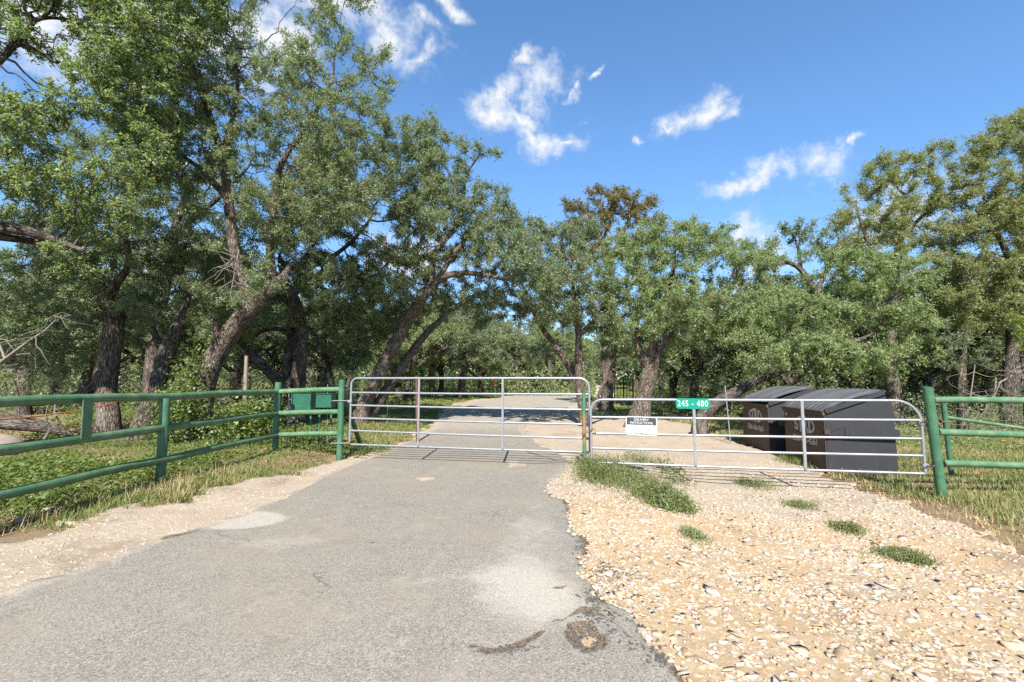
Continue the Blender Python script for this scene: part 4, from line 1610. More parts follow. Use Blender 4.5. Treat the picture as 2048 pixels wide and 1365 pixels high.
def wood_mesh(name, P, par, R_, mat, rmin, seed, flare=True, twigs=None):
    r = np.random.default_rng(seed)
    n = len(P)
    kids = [[] for _ in range(n)]
    for i in range(n):
        if par[i] >= 0:
            kids[par[i]].append(i)
    V, Fq, B = [], [], []
    base = 0
    stack = [(i, None) for i in range(n) if par[i] < 0]
    while stack:
        s, pre = stack.pop()
        chain = ([pre] if pre is not None else []) + [s]
        cur = s
        while kids[cur]:
            ks = sorted(kids[cur], key=lambda q: -R_[q])
            for o_ in ks[1:]:
                stack.append((o_, cur))
            cur = ks[0]
            chain.append(cur)
        if R_[s] < rmin:
            continue
        pts = P[chain]
        rr = R_[chain].copy()
        if pre is not None:
            rr[0] = min(rr[0], R_[s] * 1.25)
        if len(pts) < 2:
            continue
        big = rr.max()
        sides = 14 if big > .12 else 9 if big > .05 else 6 if big > .02 else 4
        if big > .10 and len(pts) > 3:     # finer rings on thick wood
            t0 = np.arange(len(pts))
            t1 = np.linspace(0, len(pts) - 1, len(pts) * 3)
            pts = np.stack([np.interp(t1, t0, pts[:, k]) for k in range(3)], 1)
            for _ in range(3):
                pts[1:-1] = (pts[:-2] + 2 * pts[1:-1] + pts[2:]) / 4
            rr = np.interp(t1, t0, rr)
        m = len(pts)
        tg = np.gradient(pts, axis=0)
        tg /= np.linalg.norm(tg, axis=1)[:, None] + 1e-9
        a = np.cross(tg[0], [0.3, .1, 1.0])
        if np.linalg.norm(a) < .05:
            a = np.cross(tg[0], [1, 0, 0])
        ang = 2 * np.pi * np.arange(sides) / sides
        sl = np.concatenate([[0], np.cumsum(np.linalg.norm(np.diff(pts, axis=0), axis=1))])
        ph = r.uniform(0, 20)
        for i in range(m):
            a = a - tg[i] * (a @ tg[i])
            a /= np.linalg.norm(a) + 1e-9
            b = np.cross(tg[i], a)
            ri = rr[i] * np.ones(sides)
            if big > .10:
                ri = ri * (1 + .14 * (vnoise(np.cos(ang) * 1.5 + ph, np.sin(ang) * 1.5 + sl[i] * 2.2, seed) - .5) + .09 * (vnoise(ang * 2.2 + ph, np.full(sides, sl[i] * 1.1), seed + 3) - .5))
                if flare and pre is None:
                    ri = ri * (1 + .45 * np.exp(-sl[i] / .28) * (1 + .5 * np.cos(ang * 3 + ph)))
            V.append(pts[i] + np.cos(ang)[:, None] * a * ri[:, None] + np.sin(ang)[:, None] * b * ri[:, None])
            B.append(np.stack([np.cos(ang) * rr[i] + ph, np.sin(ang) * rr[i], np.full(sides, sl[i] * .17)], 1))
        i0 = base + np.arange(m - 1)[:, None] * sides
        k = np.arange(sides)[None]
        k2 = (k + 1) % sides
        Fq.append(np.stack([i0 + k, i0 + k2, i0 + sides + k2, i0 + sides + k], -1).reshape(-1, 4))
        base += m * sides
    V, Fq, B = np.concatenate(V), np.concatenate(Fq), np.concatenate(B)
    if twigs is not None:
        nt = len(twigs) // 3
        k = len(V) + np.arange(nt)[:, None] * 4
        tq = twigs.reshape(-1, 3, 3)
        e_ = (tq[:, 1] - tq[:, 0]) * .12
        V = np.concatenate([V, np.stack([tq[:, 0], tq[:, 1], tq[:, 2] + e_, tq[:, 2] - e_], 1).reshape(-1, 3)])
        B = np.concatenate([B, V[len(B):] * np.array([1, 1, .2])])
        Fq = np.concatenate([Fq, k + np.arange(4)[None]])
    me = mesh_np(name, V, Fq, mat, True)
    add_attr(me, 'bark', B, 'FLOAT_VECTOR')
    return me


N_LEAVES = [0]
LEAFY = 8.0


def tree_meshes(skel, lobes, D, dens, per, ll, lw, leaf, bark, seed, sig=.55, tipd=3, gap=.5, rmin=.004, tri=False, leafy=1.0):
    P, par, R_, depth, nsk = grow(skel, lobes, D * .88, dens * 2.2, seed, gap=gap)
    r = np.random.default_rng(seed + 1)
    tips = np.nonzero(depth <= tipd)[0]
    NS = 9                                  # leaves on one sprig
    cnt = r.poisson(per * LEAFY * leafy / NS, len(tips))
    rep = np.repeat(tips, cnt)
    back = P[par[rep]]
    t = r.uniform(0, 1, len(rep))[:, None]
    S0 = P[rep] * t + back * (1 - t) + r.normal(0, D * .12, (len(rep), 3))
    ax = P[rep] - back
    ax /= np.linalg.norm(ax, axis=1)[:, None] + 1e-9
    sd_ = ax * .5 + r.normal(0, .75, (len(rep), 3)) + np.array([0, 0, .12])
    sd_ /= np.linalg.norm(sd_, axis=1)[:, None]
    ln_ = D * sig * r.uniform(.7, 2.0, len(rep))
    m_ = len(rep)
    k_ = np.tile(np.linspace(.1, 1.0, NS), m_)[:, None]
    dirs = np.repeat(sd_, NS, 0)
    C = np.repeat(S0, NS, 0) + dirs * np.repeat(ln_, NS)[:, None] * k_ + r.normal(0, ll * .42, (m_ * NS, 3))
    axl = dirs * .9
    # thin twig under each sprig
    ok_ = r.uniform(0, 1, m_) < .4
    tw0, tw1 = S0[ok_], (S0 + sd_ * ln_[:, None])[ok_]
    pv = np.cross(sd_[ok_], r.normal(size=(len(tw0), 3)))
    pv /= np.linalg.norm(pv, axis=1)[:, None] + 1e-9
    TW = np.stack([tw0 - pv * ll * .05, tw0 + pv * ll * .05, tw1], 1).reshape(-1, 3)
    N_LEAVES[0] += len(C)
    N_LEAVES.append((len(P), len(tips), len(C)))
    cm_ = leaves_mesh('crown', C, ll * 1.12, lw * 1.22, seed, leaf, axis=axl, tri=tri, up=.22)
    wm = wood_mesh('trunk', P, par, R_, bark, rmin, seed, twigs=TW)
    return wm, cm_


def plant_tree(label, skel_px, lobes_px, D, dens, per, ll, lw, leaf, bark, seed, name='oak_tree', cat='tree', group=None, **kw):
    skel = []
    for pl in skel_px:
        skel.append([tuple(A(px, py, Y)) + (rd * .86,) for (px, py, Y, rd) in pl])
    b = skel[0][0]
    zg = H1(b[0], b[1]) - .15
    if b[2] > zg:
        skel[0].insert(0, (b[0], b[1], zg, b[3] * 1.12))
    lobes = []
    for q in lobes_px:
        px, py, Y, rp = q[:4]
        rpy = q[4] if len(q) > 4 else rp
        c_ = A(px, py, Y)
        rw = rp * 1.16 * Y / F
        lobes.append((c_, (rw, min(rw * 1.0, 2.2), rpy * 1.1 * Y / F)))
    if skel_px[0][0][2] > 10.0:
        kw = {**dict(tri=True, leafy=1.5 if skel_px[0][0][2] > 12 else 1.15), **kw}
    wm, cm_ = tree_meshes(skel, lobes, D, dens, per, ll, lw, leaf, bark, seed, **kw)
    o0 = (skel[0][0][0], skel[0][0][1], zg)
    t_ = thing(name, label, cat, o0, 0, group)
    off = Matrix.Translation([-q for q in o0])
    wm.transform(off)
    cm_.transform(off)
    link('trunk', wm, t_)
    link('crown', cm_, t_)
    return t_


# overhanging oak rooted outside the picture
plant_tree('oak reaching in from outside the picture with thick dark limbs and the closest sunlit leaves',
           [[(-330, 900, 7.6, .32), (-280, 620, 7.6, .27), (-200, 500, 7.6, .20), (-60, 452, 7.8, .135), (40, 455, 8.0, .115), (100, 474, 8.2, .09), (170, 505, 8.5, .05)],
            [(-60, 452, 7.8, .12), (0, 482, 8.0, .085), (60, 478, 8.3, .07), (100, 490, 8.6, .05)],
            [(-280, 620, 7.6, .2), (-150, 300, 7.7, .14), (-40, 150, 7.8, .09), (60, 60, 8, .05)]],
           [(40, 300, 8.0, 110), (120, 200, 8.2, 120), (20, 120, 7.8, 120), (200, 330, 8.6, 110), (150, 80, 8.2, 120), (60, 400, 8.2, 80), (250, 220, 8.9, 100), (260, 60, 8.6, 110), (170, 430, 8.6, 80, 50), (-80, 250, 7.6, 140), (-60, 60, 7.6, 140), (100, -60, 8.2, 160), (300, -40, 8.8, 130), (110, 530, 8.3, 60, 26)],
           .20, 34, 10.5, .060, .027, M_LEAF_B, M_BARKD, 11, gap=.9, leafy=.78)
# big leaning oak
plant_tree('big oak with a thick leaning trunk and sawn stub, tallest above the pipe fence',
           [[(392, 880, 11.2, .33), (405, 780, 11.1, .30), (432, 710, 11.0, .27), (470, 650, 10.9, .25), (505, 610, 10.8, .22), (545, 577, 10.7, .19), (566, 560, 10.65, .15)],
            [(498, 618, 10.8, .19), (480, 560, 10.7, .15), (466, 480, 10.6, .14), (455, 400, 10.5, .125), (446, 330, 10.4, .11), (428, 255, 10.3, .085), (400, 180, 10.2, .06), (380, 110, 10.1, .035)],
            [(446, 330, 10.4, .1), (462, 260, 10.3, .07), (478, 190, 10.2, .05), (470, 80, 10.1, .03)],
            [(446, 390, 10.45, .1), (395, 330, 10.5, .06), (330, 290, 10.5, .04), (280, 260, 10.5, .025)],
            [(548, 575, 10.7, .14), (540, 500, 10.6, .11), (548, 420, 10.5, .09), (556, 350, 10.4, .08), (580, 300, 10.3, .07), (620, 250, 10.2, .05), (660, 170, 10.1, .035)],
            [(440, 700, 10.8, .12), (432, 665, 10.7, .11), (424, 632, 10.62, .085), (428, 628, 10.6, .04)],
            [(566, 560, 10.65, .14), (574, 552, 10.6, .11), (580, 530, 10.6, .06)],
            [(400, 780, 10.95, .16), (370, 700, 10.9, .04)]],
           [(400, 100, 10.1, 100), (470, 40, 10.1, 80), (330, 170, 10.4, 100), (450, 220, 10.2, 85), (350, 320, 10.4, 95), (280, 260, 10.5, 85), (620, 110, 10.2, 85), (680, 80, 10.2, 70), (650, 30, 10.1, 70), (725, 110, 10.2, 55), (560, 160, 10.2, 60), (640, 230, 10.2, 90),
            (720, 220, 10.3, 75), (770, 230, 10.3, 40), (760, 150, 10.2, 30), (560, 330, 10.3, 85), (650, 340, 10.4, 90), (730, 330, 10.5, 70), (480, 340, 10.4, 70), (560, 440, 10.5, 70), (440, 440, 10.3, 80, 60), (640, 450, 10.6, 70), (340, 430, 10.4, 80), (500, 500, 10.2, 60, 40), (420, 570, 10.2, 50, 45), (410, 650, 10.5, 28, 40), (530, -60, 10.1, 110), (400, -60, 10, 120), (700, -40, 10.2, 70), (460, 300, 9.9, 60, 50), (440, 440, 9.9, 60, 50), (500, 420, 9.9, 55), (560, 400, 9.9, 50), (600, 300, 9.9, 50), (520, 560, 9.9, 45, 30), (470, 600, 9.9, 40, 30), (420, 520, 9.9, 50, 40), (660, 280, 10, 60), (700, 400, 10.2, 60), (620, 380, 10, 55)],
           .215, 24, 11.5, .056, .025, M_LEAF_A, M_BARK, 12, gap=.85, leafy=.95)
plant_tree('oak mostly hidden behind the big leaning oak, filling the gaps of its crown',
           [[(300, 840, 14.5, .3), (310, 700, 14.5, .24), (330, 560, 14.5, .18), (350, 450, 14.4, .12), (380, 360, 14.3, .07)], [(330, 560, 14.5, .14), (240, 480, 14.5, .08), (180, 400, 14.5, .05)], [(345, 470, 14.4, .12), (440, 400, 14.3, .07), (500, 330, 14.3, .04)]],
           [(420, 400, 14.2, 75), (320, 420, 14.4, 75), (380, 300, 14.2, 70), (250, 380, 14.4, 75), (330, 520, 14.6, 70, 50), (470, 470, 14.3, 65), (200, 460, 14.5, 70), (480, 330, 14.2, 60), (300, 300, 14.3, 65), (540, 400, 14.3, 60), (120, 420, 14.6, 70), (420, 560, 14.6, 55, 40), (560, 280, 14.2, 55), (180, 300, 14.4, 70), (640, 310, 14.4, 60)],
           .30, 11, 12, .072, .033, M_LEAF_A, M_BARKD, 27, leafy=.95)
plant_tree('oak with a stout bent trunk banded by sun, behind the strap plate',
           [[(218, 886, 10.8, .27), (214, 800, 10.8, .25), (208, 755, 10.75, .26), (222, 700, 10.7, .245), (233, 650, 10.7, .24), (224, 605, 10.65, .24), (212, 578, 10.6, .21)],
            [(218, 585, 10.6, .14), (245, 555, 10.5, .09), (262, 530, 10.4, .08), (254, 470, 10.3, .07), (240, 400, 10.3, .05)],
            [(212, 580, 10.6, .17), (160, 540, 10.4, .11), (90, 500, 10.2, .08), (20, 470, 10.0, .05)],
            [(205, 760, 10.7, .13), (150, 800, 10.6, .10), (60, 806, 10.4, .09), (-40, 800, 10.3, .09)],
            [(226, 610, 10.65, .1), (290, 620, 10.6, .06), (350, 630, 10.5, .04)]],
           [(140, 470, 10.3, 80), (60, 540, 10.0, 85, 60), (160, 570, 10.2, 70, 50), (240, 440, 10.3, 75), (100, 610, 10.0, 85, 45), (20, 640, 9.9, 70, 50), (310, 520, 10.6, 60), (200, 640, 10.9, 70, 40), (40, 700, 10.4, 80, 50), (120, 690, 10.9, 80, 50), (265, 615, 10.2, 50, 28), (320, 650, 10.9, 50, 30), (70, 735, 11.5, 70, 40), (180, 500, 10.2, 60, 40)],
           .215, 26, 11, .054, .025, M_LEAF_C, M_BARK, 13)
plant_tree('short leaning oak trunk with a broken forked top between the two stouter trunks',
           [[(272, 905, 10.3, .26), (285, 850, 10.4, .23), (312, 780, 10.6, .215), (330, 720, 10.7, .21), (342, 680, 10.7, .2), (356, 656, 10.7, .17)],
            [(320, 705, 10.7, .12), (308, 670, 10.65, .07), (303, 640, 10.6, .03)],
            [(352, 660, 10.7, .12), (372, 610, 10.7, .07), (390, 560, 10.8, .04)]],
           [(350, 570, 11, 60), (300, 600, 11.2, 60, 45), (400, 520, 11.3, 60), (260, 700, 12.5, 60, 50)],
           .22, 26, 11, .056, .027, M_LEAF_C, M_BARKD, 14)
plant_tree('oak with three stems from one foot, behind the short fence bay and green boxes',
           [[(592, 826, 14.2, .33), (596, 770, 14.2, .26), (602, 700, 14.1, .23), (604, 640, 14.0, .22), (590, 600, 13.9, .20), (574, 572, 13.8, .15), (560, 520, 13.6, .10)],
            [(590, 790, 14.2, .24), (574, 750, 14.3, .17), (580, 680, 14.4, .15), (582, 610, 14.5, .13), (600, 540, 14.6, .1), (640, 460, 14.6, .07)],
            [(585, 800, 14.2, .2), (555, 765, 14.1, .17), (515, 720, 14.0, .15), (475, 682, 13.9, .11), (440, 650, 13.8, .07)],
            [(580, 660, 14.4, .1), (530, 655, 14.5, .08), (490, 690, 14.6, .05)],
            [(600, 545, 14.6, .12), (690, 500, 14.3, .08), (740, 440, 14.2, .05)]],
           [(600, 480, 14.2, 70), (690, 470, 14.2, 75), (750, 420, 14.2, 75), (700, 560, 14.4, 75, 60), (760, 520, 14.5, 70), (640, 400, 14.4, 80), (790, 370, 14.2, 75), (560, 560, 14.6, 60), (500, 620, 14.9, 65, 50), (660, 640, 15.2, 75, 45), (740, 620, 15.4, 75, 50), (470, 560, 14, 60), (830, 300, 14.3, 60), (780, 290, 14.3, 55), (680, 420, 13.8, 70), (760, 470, 13.8, 70), (820, 480, 13.9, 60), (830, 400, 13.9, 65), (720, 530, 13.8, 60, 50), (650, 545, 13.7, 55, 45), (790, 570, 14.0, 60, 45), (700, 330, 14.2, 70), (860, 520, 14, 45), (660, 600, 13.6, 45, 30), (820, 350, 14.1, 55), (540, 640, 13.4, 50, 28), (640, 690, 15.2, 55, 30), (700, 660, 15.4, 55, 36), (470, 640, 13.2, 45, 26)],
           .27, 13.5, 12, .066, .031, M_LEAF_A, M_BARKD, 15)
plant_tree('twin trunked oak leaning across the asphalt just past the tall gate',
           [[(716, 838, 14.6, .30), (742, 780, 14.5, .25), (775, 715, 14.4, .225), (808, 655, 14.3, .21), (838, 605, 14.2, .2), (862, 570, 14.1, .17), (885, 548, 14.0, .13), (950, 545, 13.8, .09), (1010, 560, 13.7, .06)],
            [(738, 842, 14.9, .22), (775, 780, 15, .19), (812, 720, 15.1, .17), (845, 675, 15.2, .14), (890, 630, 15.3, .10), (950, 590, 15.3, .07)],
            [(862, 570, 14.1, .13), (870, 500, 14.0, .09), (905, 470, 13.9, .08), (925, 430, 13.8, .06), (900, 350, 13.8, .045)],
            [(880, 552, 14.0, .10), (930, 480, 14, .07), (980, 440, 14, .05)],
            [(925, 430, 13.8, .05), (930, 350, 13.8, .04), (960, 310, 13.8, .025)]],
           [(870, 420, 14, 70), (930, 400, 13.9, 65), (880, 340, 13.9, 55), (910, 310, 13.9, 45), (960, 320, 13.8, 45, 35), (860, 290, 14, 40), (985, 345, 13.8, 26, 20), (970, 430, 13.9, 65, 50), (1015, 430, 13.9, 45, 40), (920, 480, 14, 65, 40), (990, 500, 13.8, 60, 40), (1040, 470, 13.9, 45, 45), (1040, 540, 13.8, 50, 35), (960, 590, 14.8, 55, 35), (880, 600, 15.3, 55, 40), (830, 500, 14.2, 50), (820, 430, 14.3, 50), (800, 640, 15.6, 50, 40), (850, 240, 14.1, 22), (980, 480, 12.6, 55, 35), (1040, 500, 12.8, 50, 35), (920, 500, 12.8, 55, 35), (1090, 540, 13.2, 45, 30), (880, 450, 12.8, 50, 35), (960, 505, 11.3, 42, 26), (1015, 520, 11.5, 42, 26), (1060, 515, 11.8, 40, 26)],
           .27, 14, 12, .066, .031, M_LEAF_C, M_BARK, 16)
plant_tree('slender two stemmed oak behind the meeting post of the gates',
           [[(1168, 832, 15.6, .20), (1163, 780, 15.6, .165), (1156, 720, 15.5, .15), (1160, 670, 15.4, .13), (1150, 600, 15.3, .10), (1140, 520, 15.2, .07)],
            [(1166, 815, 15.6, .16), (1150, 760, 15.8, .13), (1125, 715, 16, .13), (1088, 670, 16.2, .11), (1070, 640, 16.3, .10), (1055, 590, 16.4, .07), (1035, 555, 16.4, .05)],
            [(1160, 670, 15.4, .1), (1190, 640, 15.2, .07), (1215, 600, 15.2, .04)],
            [(1180, 835, 15.9, .09), (1200, 780, 16, .075), (1222, 740, 16, .05), (1230, 690, 16, .03)]],
           [(1110, 500, 15.4, 65), (1150, 470, 15.3, 45), (1100, 460, 15.5, 45, 30), (1140, 560, 15.2, 65), (1080, 560, 15.9, 60), (1190, 570, 15.2, 55), (1060, 620, 16.4, 50), (1115, 640, 16, 60, 40), (1200, 640, 15.6, 55, 40), (1150, 600, 15.4, 60), (1050, 500, 15.8, 35), (1225, 690, 16.2, 40, 35), (1080, 690, 16.8, 45, 35), (1120, 560, 12.6, 42, 28), (1085, 600, 13.0, 40, 26), (1150, 530, 12.8, 40, 26), (1010, 600, 16.6, 46, 36), (1035, 650, 17, 48, 34), (990, 645, 17.2, 42, 30), (960, 620, 17, 40, 28)],
           .28, 13, 12, .070, .033, M_LEAF_C, M_BARK, 17)
plant_tree('tall oak with browning leaves rising above the others over the middle of the road',
           [[(1215, 822, 22, .34), (1212, 700, 22, .28), (1222, 600, 22, .24), (1212, 520, 22, .2), (1195, 470, 22, .15), (1180, 430, 22, .1)],
            [(1216, 540, 22, .16), (1240, 480, 22, .11), (1262, 430, 22, .07)],
            [(1200, 490, 22, .12), (1225, 440, 21.8, .08), (1220, 400, 21.8, .05)]],
           [(1180, 420, 22, 45, 34), (1230, 405, 22, 42, 30), (1280, 425, 22, 42, 34), (1160, 455, 22, 40, 30), (1220, 450, 21.6, 40, 28), (1290, 470, 22, 40, 30), (1250, 380, 22, 28, 12), (1195, 385, 22, 30, 14), (1310, 440, 22, 26), (1145, 420, 22, 22, 14), (1180, 510, 21.4, 36, 26), (1265, 510, 21.6, 40, 26)],
           .36, 8.0, 11, .095, .046, M_LEAF_D, M_BARK, 18, gap=.75)
plant_tree('broad oak with a stout forked trunk and a sawn limb, behind the delivery sign',
           [[(1278, 838, 15.8, .42), (1288, 790, 15.8, .33), (1298, 745, 15.7, .30), (1300, 720, 15.7, .27), (1318, 690, 15.6, .2), (1345, 655, 15.5, .15), (1380, 610, 15.4, .11)],
            [(1296, 735, 15.7, .22), (1280, 712, 15.6, .16), (1272, 690, 15.6, .14), (1278, 668, 15.6, .10), (1262, 620, 15.5, .08), (1250, 560, 15.4, .06)],
            [(1300, 722, 15.7, .16), (1302, 700, 15.5, .15), (1306, 688, 15.3, .13)],
            [(1322, 688, 15.6, .13), (1335, 610, 15.5, .1), (1350, 530, 15.5, .07), (1350, 470, 15.5, .05)],
            [(1345, 655, 15.5, .11), (1420, 620, 15.3, .08), (1470, 590, 15.2, .05)]],
           [(1250, 600, 15.3, 65), (1310, 560, 15.2, 70), (1370, 520, 15.3, 70), (1330, 470, 15.6, 60, 36), (1420, 480, 15.5, 60, 40), (1440, 560, 15.2, 70), (1390, 600, 15.0, 65), (1260, 520, 15.5, 60), (1300, 640, 14.9, 55, 40), (1230, 650, 15.3, 45, 35), (1370, 660, 15.1, 55, 40), (1480, 620, 15.1, 55), (1500, 540, 15.4, 50), (1440, 660, 15.4, 50, 40), (1390, 455, 15.8, 35, 25), (1290, 490, 15.7, 40), (1520, 590, 15.6, 45), (1330, 600, 14.6, 50)],
           .28, 13, 12, .068, .032, M_LEAF_B, M_BARK, 19)
plant_tree('low spreading oak with a trunk lying almost level, sweeping down behind the dumpsters',
           [[(1398, 838, 13.6, .24), (1430, 808, 13.6, .20), (1470, 780, 13.5, .18), (1515, 757, 13.4, .155), (1560, 742, 13.2, .12), (1620, 720, 13, .08)],
            [(1515, 757, 13.4, .1), (1560, 690, 13.1, .07), (1600, 620, 13, .05)],
            [(1620, 720, 13, .07), (1700, 690, 12.8, .05), (1760, 660, 12.8, .03)]],
           [(1540, 715, 12.9, 60, 40), (1610, 700, 12.7, 60, 45), (1680, 710, 12.6, 60, 45), (1740, 700, 12.7, 60, 45), (1600, 620, 13, 65, 55), (1680, 610, 12.9, 70, 60), (1760, 620, 12.9, 65, 60), (1560, 660, 13.1, 50), (1820, 650, 13.1, 50, 45), (1640, 540, 13.4, 55, 40), (1720, 545, 13.3, 60, 45), (1800, 560, 13.4, 55, 45), (1780, 730, 12.9, 40, 30), (1500, 680, 13.4, 40, 30), (1850, 700, 13.5, 30, 30)],
           .25, 17, 12, .066, .030, M_LEAF_B, M_BARKD, 20)
plant_tree('thin crowned oak with a bare horizontal limb against a white cloud',
           [[(1640, 822, 23, .3), (1640, 700, 23, .24), (1635, 600, 23, .2), (1610, 545, 23, .15), (1580, 520, 23, .12), (1545, 532, 23, .08)],
            [(1600, 540, 23, .12), (1600, 500, 23, .08), (1585, 470, 23, .05)],
            [(1632, 590, 23, .15), (1660, 530, 23, .1), (1680, 480, 23, .07)]],
           [(1530, 488, 23, 34, 20), (1575, 470, 23, 36, 22), (1620, 470, 23, 36, 22), (1500, 505, 23, 20, 10), (1665, 470, 23, 42, 30), (1600, 510, 22.6, 30, 16), (1690, 510, 23, 40, 26), (1640, 445, 23, 26, 12), (1560, 505, 23, 30, 12)],
           .36, 6.0, 9, .095, .046, M_LEAF_C, M_BARK, 21, gap=.9)
plant_tree('tall elm with an airy olive crown and a straight grey trunk above the dumpsters',
           [[(1790, 812, 16.2, .27), (1786, 740, 16.2, .22), (1780, 660, 16.2, .2), (1788, 560, 16.2, .17), (1800, 470, 16.1, .13), (1812, 390, 16, .08)],
            [(1786, 580, 16.2, .13), (1740, 500, 16, .08), (1715, 420, 16, .05)],
            [(1800, 480, 16.1, .1), (1860, 420, 16, .06), (1880, 360, 16, .04)]],
           [(1730, 380, 16, 50, 32), (1790, 340, 16, 55, 34), (1850, 320, 16, 45, 32), (1890, 300, 16, 28, 20), (1830, 390, 15.8, 60, 36), (1750, 440, 15.8, 60, 36), (1700, 430, 16.1, 32, 22), (1880, 400, 16, 50, 36), (1810, 460, 15.6, 60, 36), (1740, 500, 15.7, 50, 34), (1870, 480, 15.8, 55, 40), (1820, 530, 15.7, 55, 36), (1900, 560, 16, 50, 40), (1700, 500, 16.2, 34, 26), (1770, 310, 16.1, 28, 14), (1860, 600, 16.4, 50, 40)],
           .29, 11.5, 12, .072, .028, M_LEAF_E, M_BARK, 22, name='elm_tree', gap=.5, leafy=2.0)
plant_tree('elm at the picture edge with the highest crown over the green three rail fence',
           [[(2020, 812, 15.2, .26), (2030, 700, 15.2, .22), (2040, 580, 15.1, .19), (2050, 440, 15, .15), (2060, 320, 15, .09), (2070, 240, 15, .05)],
            [(2042, 560, 15.1, .13), (1985, 450, 14.9, .08), (1960, 360, 14.9, .05)],
            [(2040, 590, 15.1, .1), (1990, 600, 14.8, .06), (1930, 620, 14.6, .035)]],
           [(2050, 260, 15, 60, 40), (1990, 290, 15, 55, 36), (1950, 330, 15, 40, 32), (2050, 350, 14.8, 70, 45), (1980, 380, 14.8, 60, 40), (2040, 440, 14.7, 75, 45), (1960, 460, 14.8, 60, 40), (2050, 530, 14.6, 70, 45), (1980, 540, 14.7, 60, 45), (1930, 590, 14.8, 45, 40), (2020, 610, 14.7, 60, 40), (1960, 640, 14.9, 45, 35), (2120, 400, 15, 90), (2130, 260, 15, 80), (2120, 550, 15, 80), (2010, 235, 15, 30, 16)],
           .29, 11, 12, .072, .028, M_LEAF_E, M_BARKD, 23, name='elm_tree', gap=.5, leafy=2.0)
# small trees and shrubs at the wood edge beside the three rail fence
plant_tree('small bluish juniper like tree in front of the dark wood',
           [[(1925, 842, 13.6, .16), (1922, 770, 13.6, .13), (1930, 700, 13.6, .07)]],
           [(1930, 690, 13.4, 40, 26), (1960, 715, 13.4, 34, 24), (1900, 720, 13.5, 30, 22), (1890, 660, 13.8, 36, 26)],
           .25, 20, 10, .06, .02, M_LEAF_C, M_BARK, 24, name='small_tree')
plant_tree('bright yellow green sapling at the picture edge',
           [[(2050, 845, 11.5, .05), (2045, 760, 11.5, .035), (2040, 690, 11.5, .02)]],
           [(2035, 670, 11.4, 28, 22), (2060, 690, 11.4, 30, 24), (2030, 712, 11.4, 24, 14), (2070, 640, 11.4, 34, 24)],
           .2, 24, 10, .05, .022, M_LEAF_Y, M_BARKD, 25, name='sapling')
plant_tree('yellow green sapling behind the twin leaning trunks',
           [[(826, 812, 21, .05), (824, 770, 21, .03), (826, 735, 21, .02)]],
           [(800, 742, 21, 30, 18), (828, 745, 21, 26, 20), (778, 765, 21, 24, 16), (850, 770, 21, 20, 16)],
           .3, 9, 13, .08, .04, M_LEAF_Y, M_BARKD, 26, name='sapling')
# dead wood
def deadwood(label, runs, seed, mat=M_DEADWOOD, twigs=40, tw=.35):
    r_ = random.Random(seed)
    mb = MB()
    b0 = A(*runs[0][0][:3])
    nodes = []
    for pl in runs:
        P_ = [Vector(A(px, py, Y)) for (px, py, Y, rd) in pl]
        mb.tube(P_, [q[3] for q in pl], 7)
        for i in range(len(P_) - 1):
            for k in range(4):
                nodes.append(P_[i].lerp(P_[i + 1], r_.random()))
    for _ in range(twigs):
        p_ = r_.choice(nodes)
        d_ = Vector((r_.gauss(0, 1), r_.gauss(0, 1), r_.gauss(-.1, .8))).normalized()
        q_ = [p_]
        for k in range(4):
            d_ = (d_ + Vector((r_.gauss(0, .35), r_.gauss(0, .35), r_.gauss(0, .35)))).normalized()
            q_.append(q_[-1] + d_ * tw * r_.uniform(.12, .32))
        mb.tube(q_, [.009, .007, .006, .004, .002], 4, False)
        nodes.append(q_[2])
    o = mb.build('dead_branch', mat, None, b0, loc=b0)
    return tag(o, label, 'branch')


deadwood('bare grey branch with a tangle of twigs hanging under the oak at the picture edge', [[(-40, 760, 8.6, .035), (10, 718, 8.6, .03), (55, 685, 8.6, .024), (90, 662, 8.6, .018), (112, 640, 8.6, .012)], [(10, 718, 8.6, .02), (-20, 640, 8.7, .012)]], 3, twigs=26, tw=.7)
deadwood('pale dead brush lying against the wood behind the three rail fence', [[(1985, 795, 11.5, .02), (2000, 765, 11.5, .018), (2035, 745, 11.5, .014), (2070, 730, 11.5, .01)], [(1990, 790, 11.5, .02), (1992, 755, 11.6, .01)], [(1940, 800, 12, .015), (1950, 730, 12, .01)]], 4, twigs=60, tw=.9)
deadwood('bleached twigs hanging below the crown of the big leaning oak', [[(478, 500, 9.9, .014), (470, 540, 9.9, .01), (462, 585, 9.9, .006)], [(480, 560, 9.9, .01), (520, 590, 9.9, .005)], [(470, 510, 9.9, .01), (430, 560, 9.9, .005)]], 5, twigs=26, tw=.6)
deadwood('thin dry weed stalk leaning in front of the fallen dark trunk', [[(85, 882, 5.9, .005), (100, 855, 5.9, .004), (120, 822, 5.9, .003)]], 6, twigs=7, tw=.35)
def log(label, pts, mat, seed):
    P_ = np.array([A(px, py, Y) for (px, py, Y, rd) in pts])
    par = np.arange(len(P_)) - 1
    wm = wood_mesh('log', P_, par, np.array([q[3] for q in pts]), mat, .001, seed, flare=False)
    b = P_[0].copy()
    wm.transform(Matrix.Translation(-Vector(b)))
    o = link('log', wm, None, b)
    return tag(o, label, 'log')


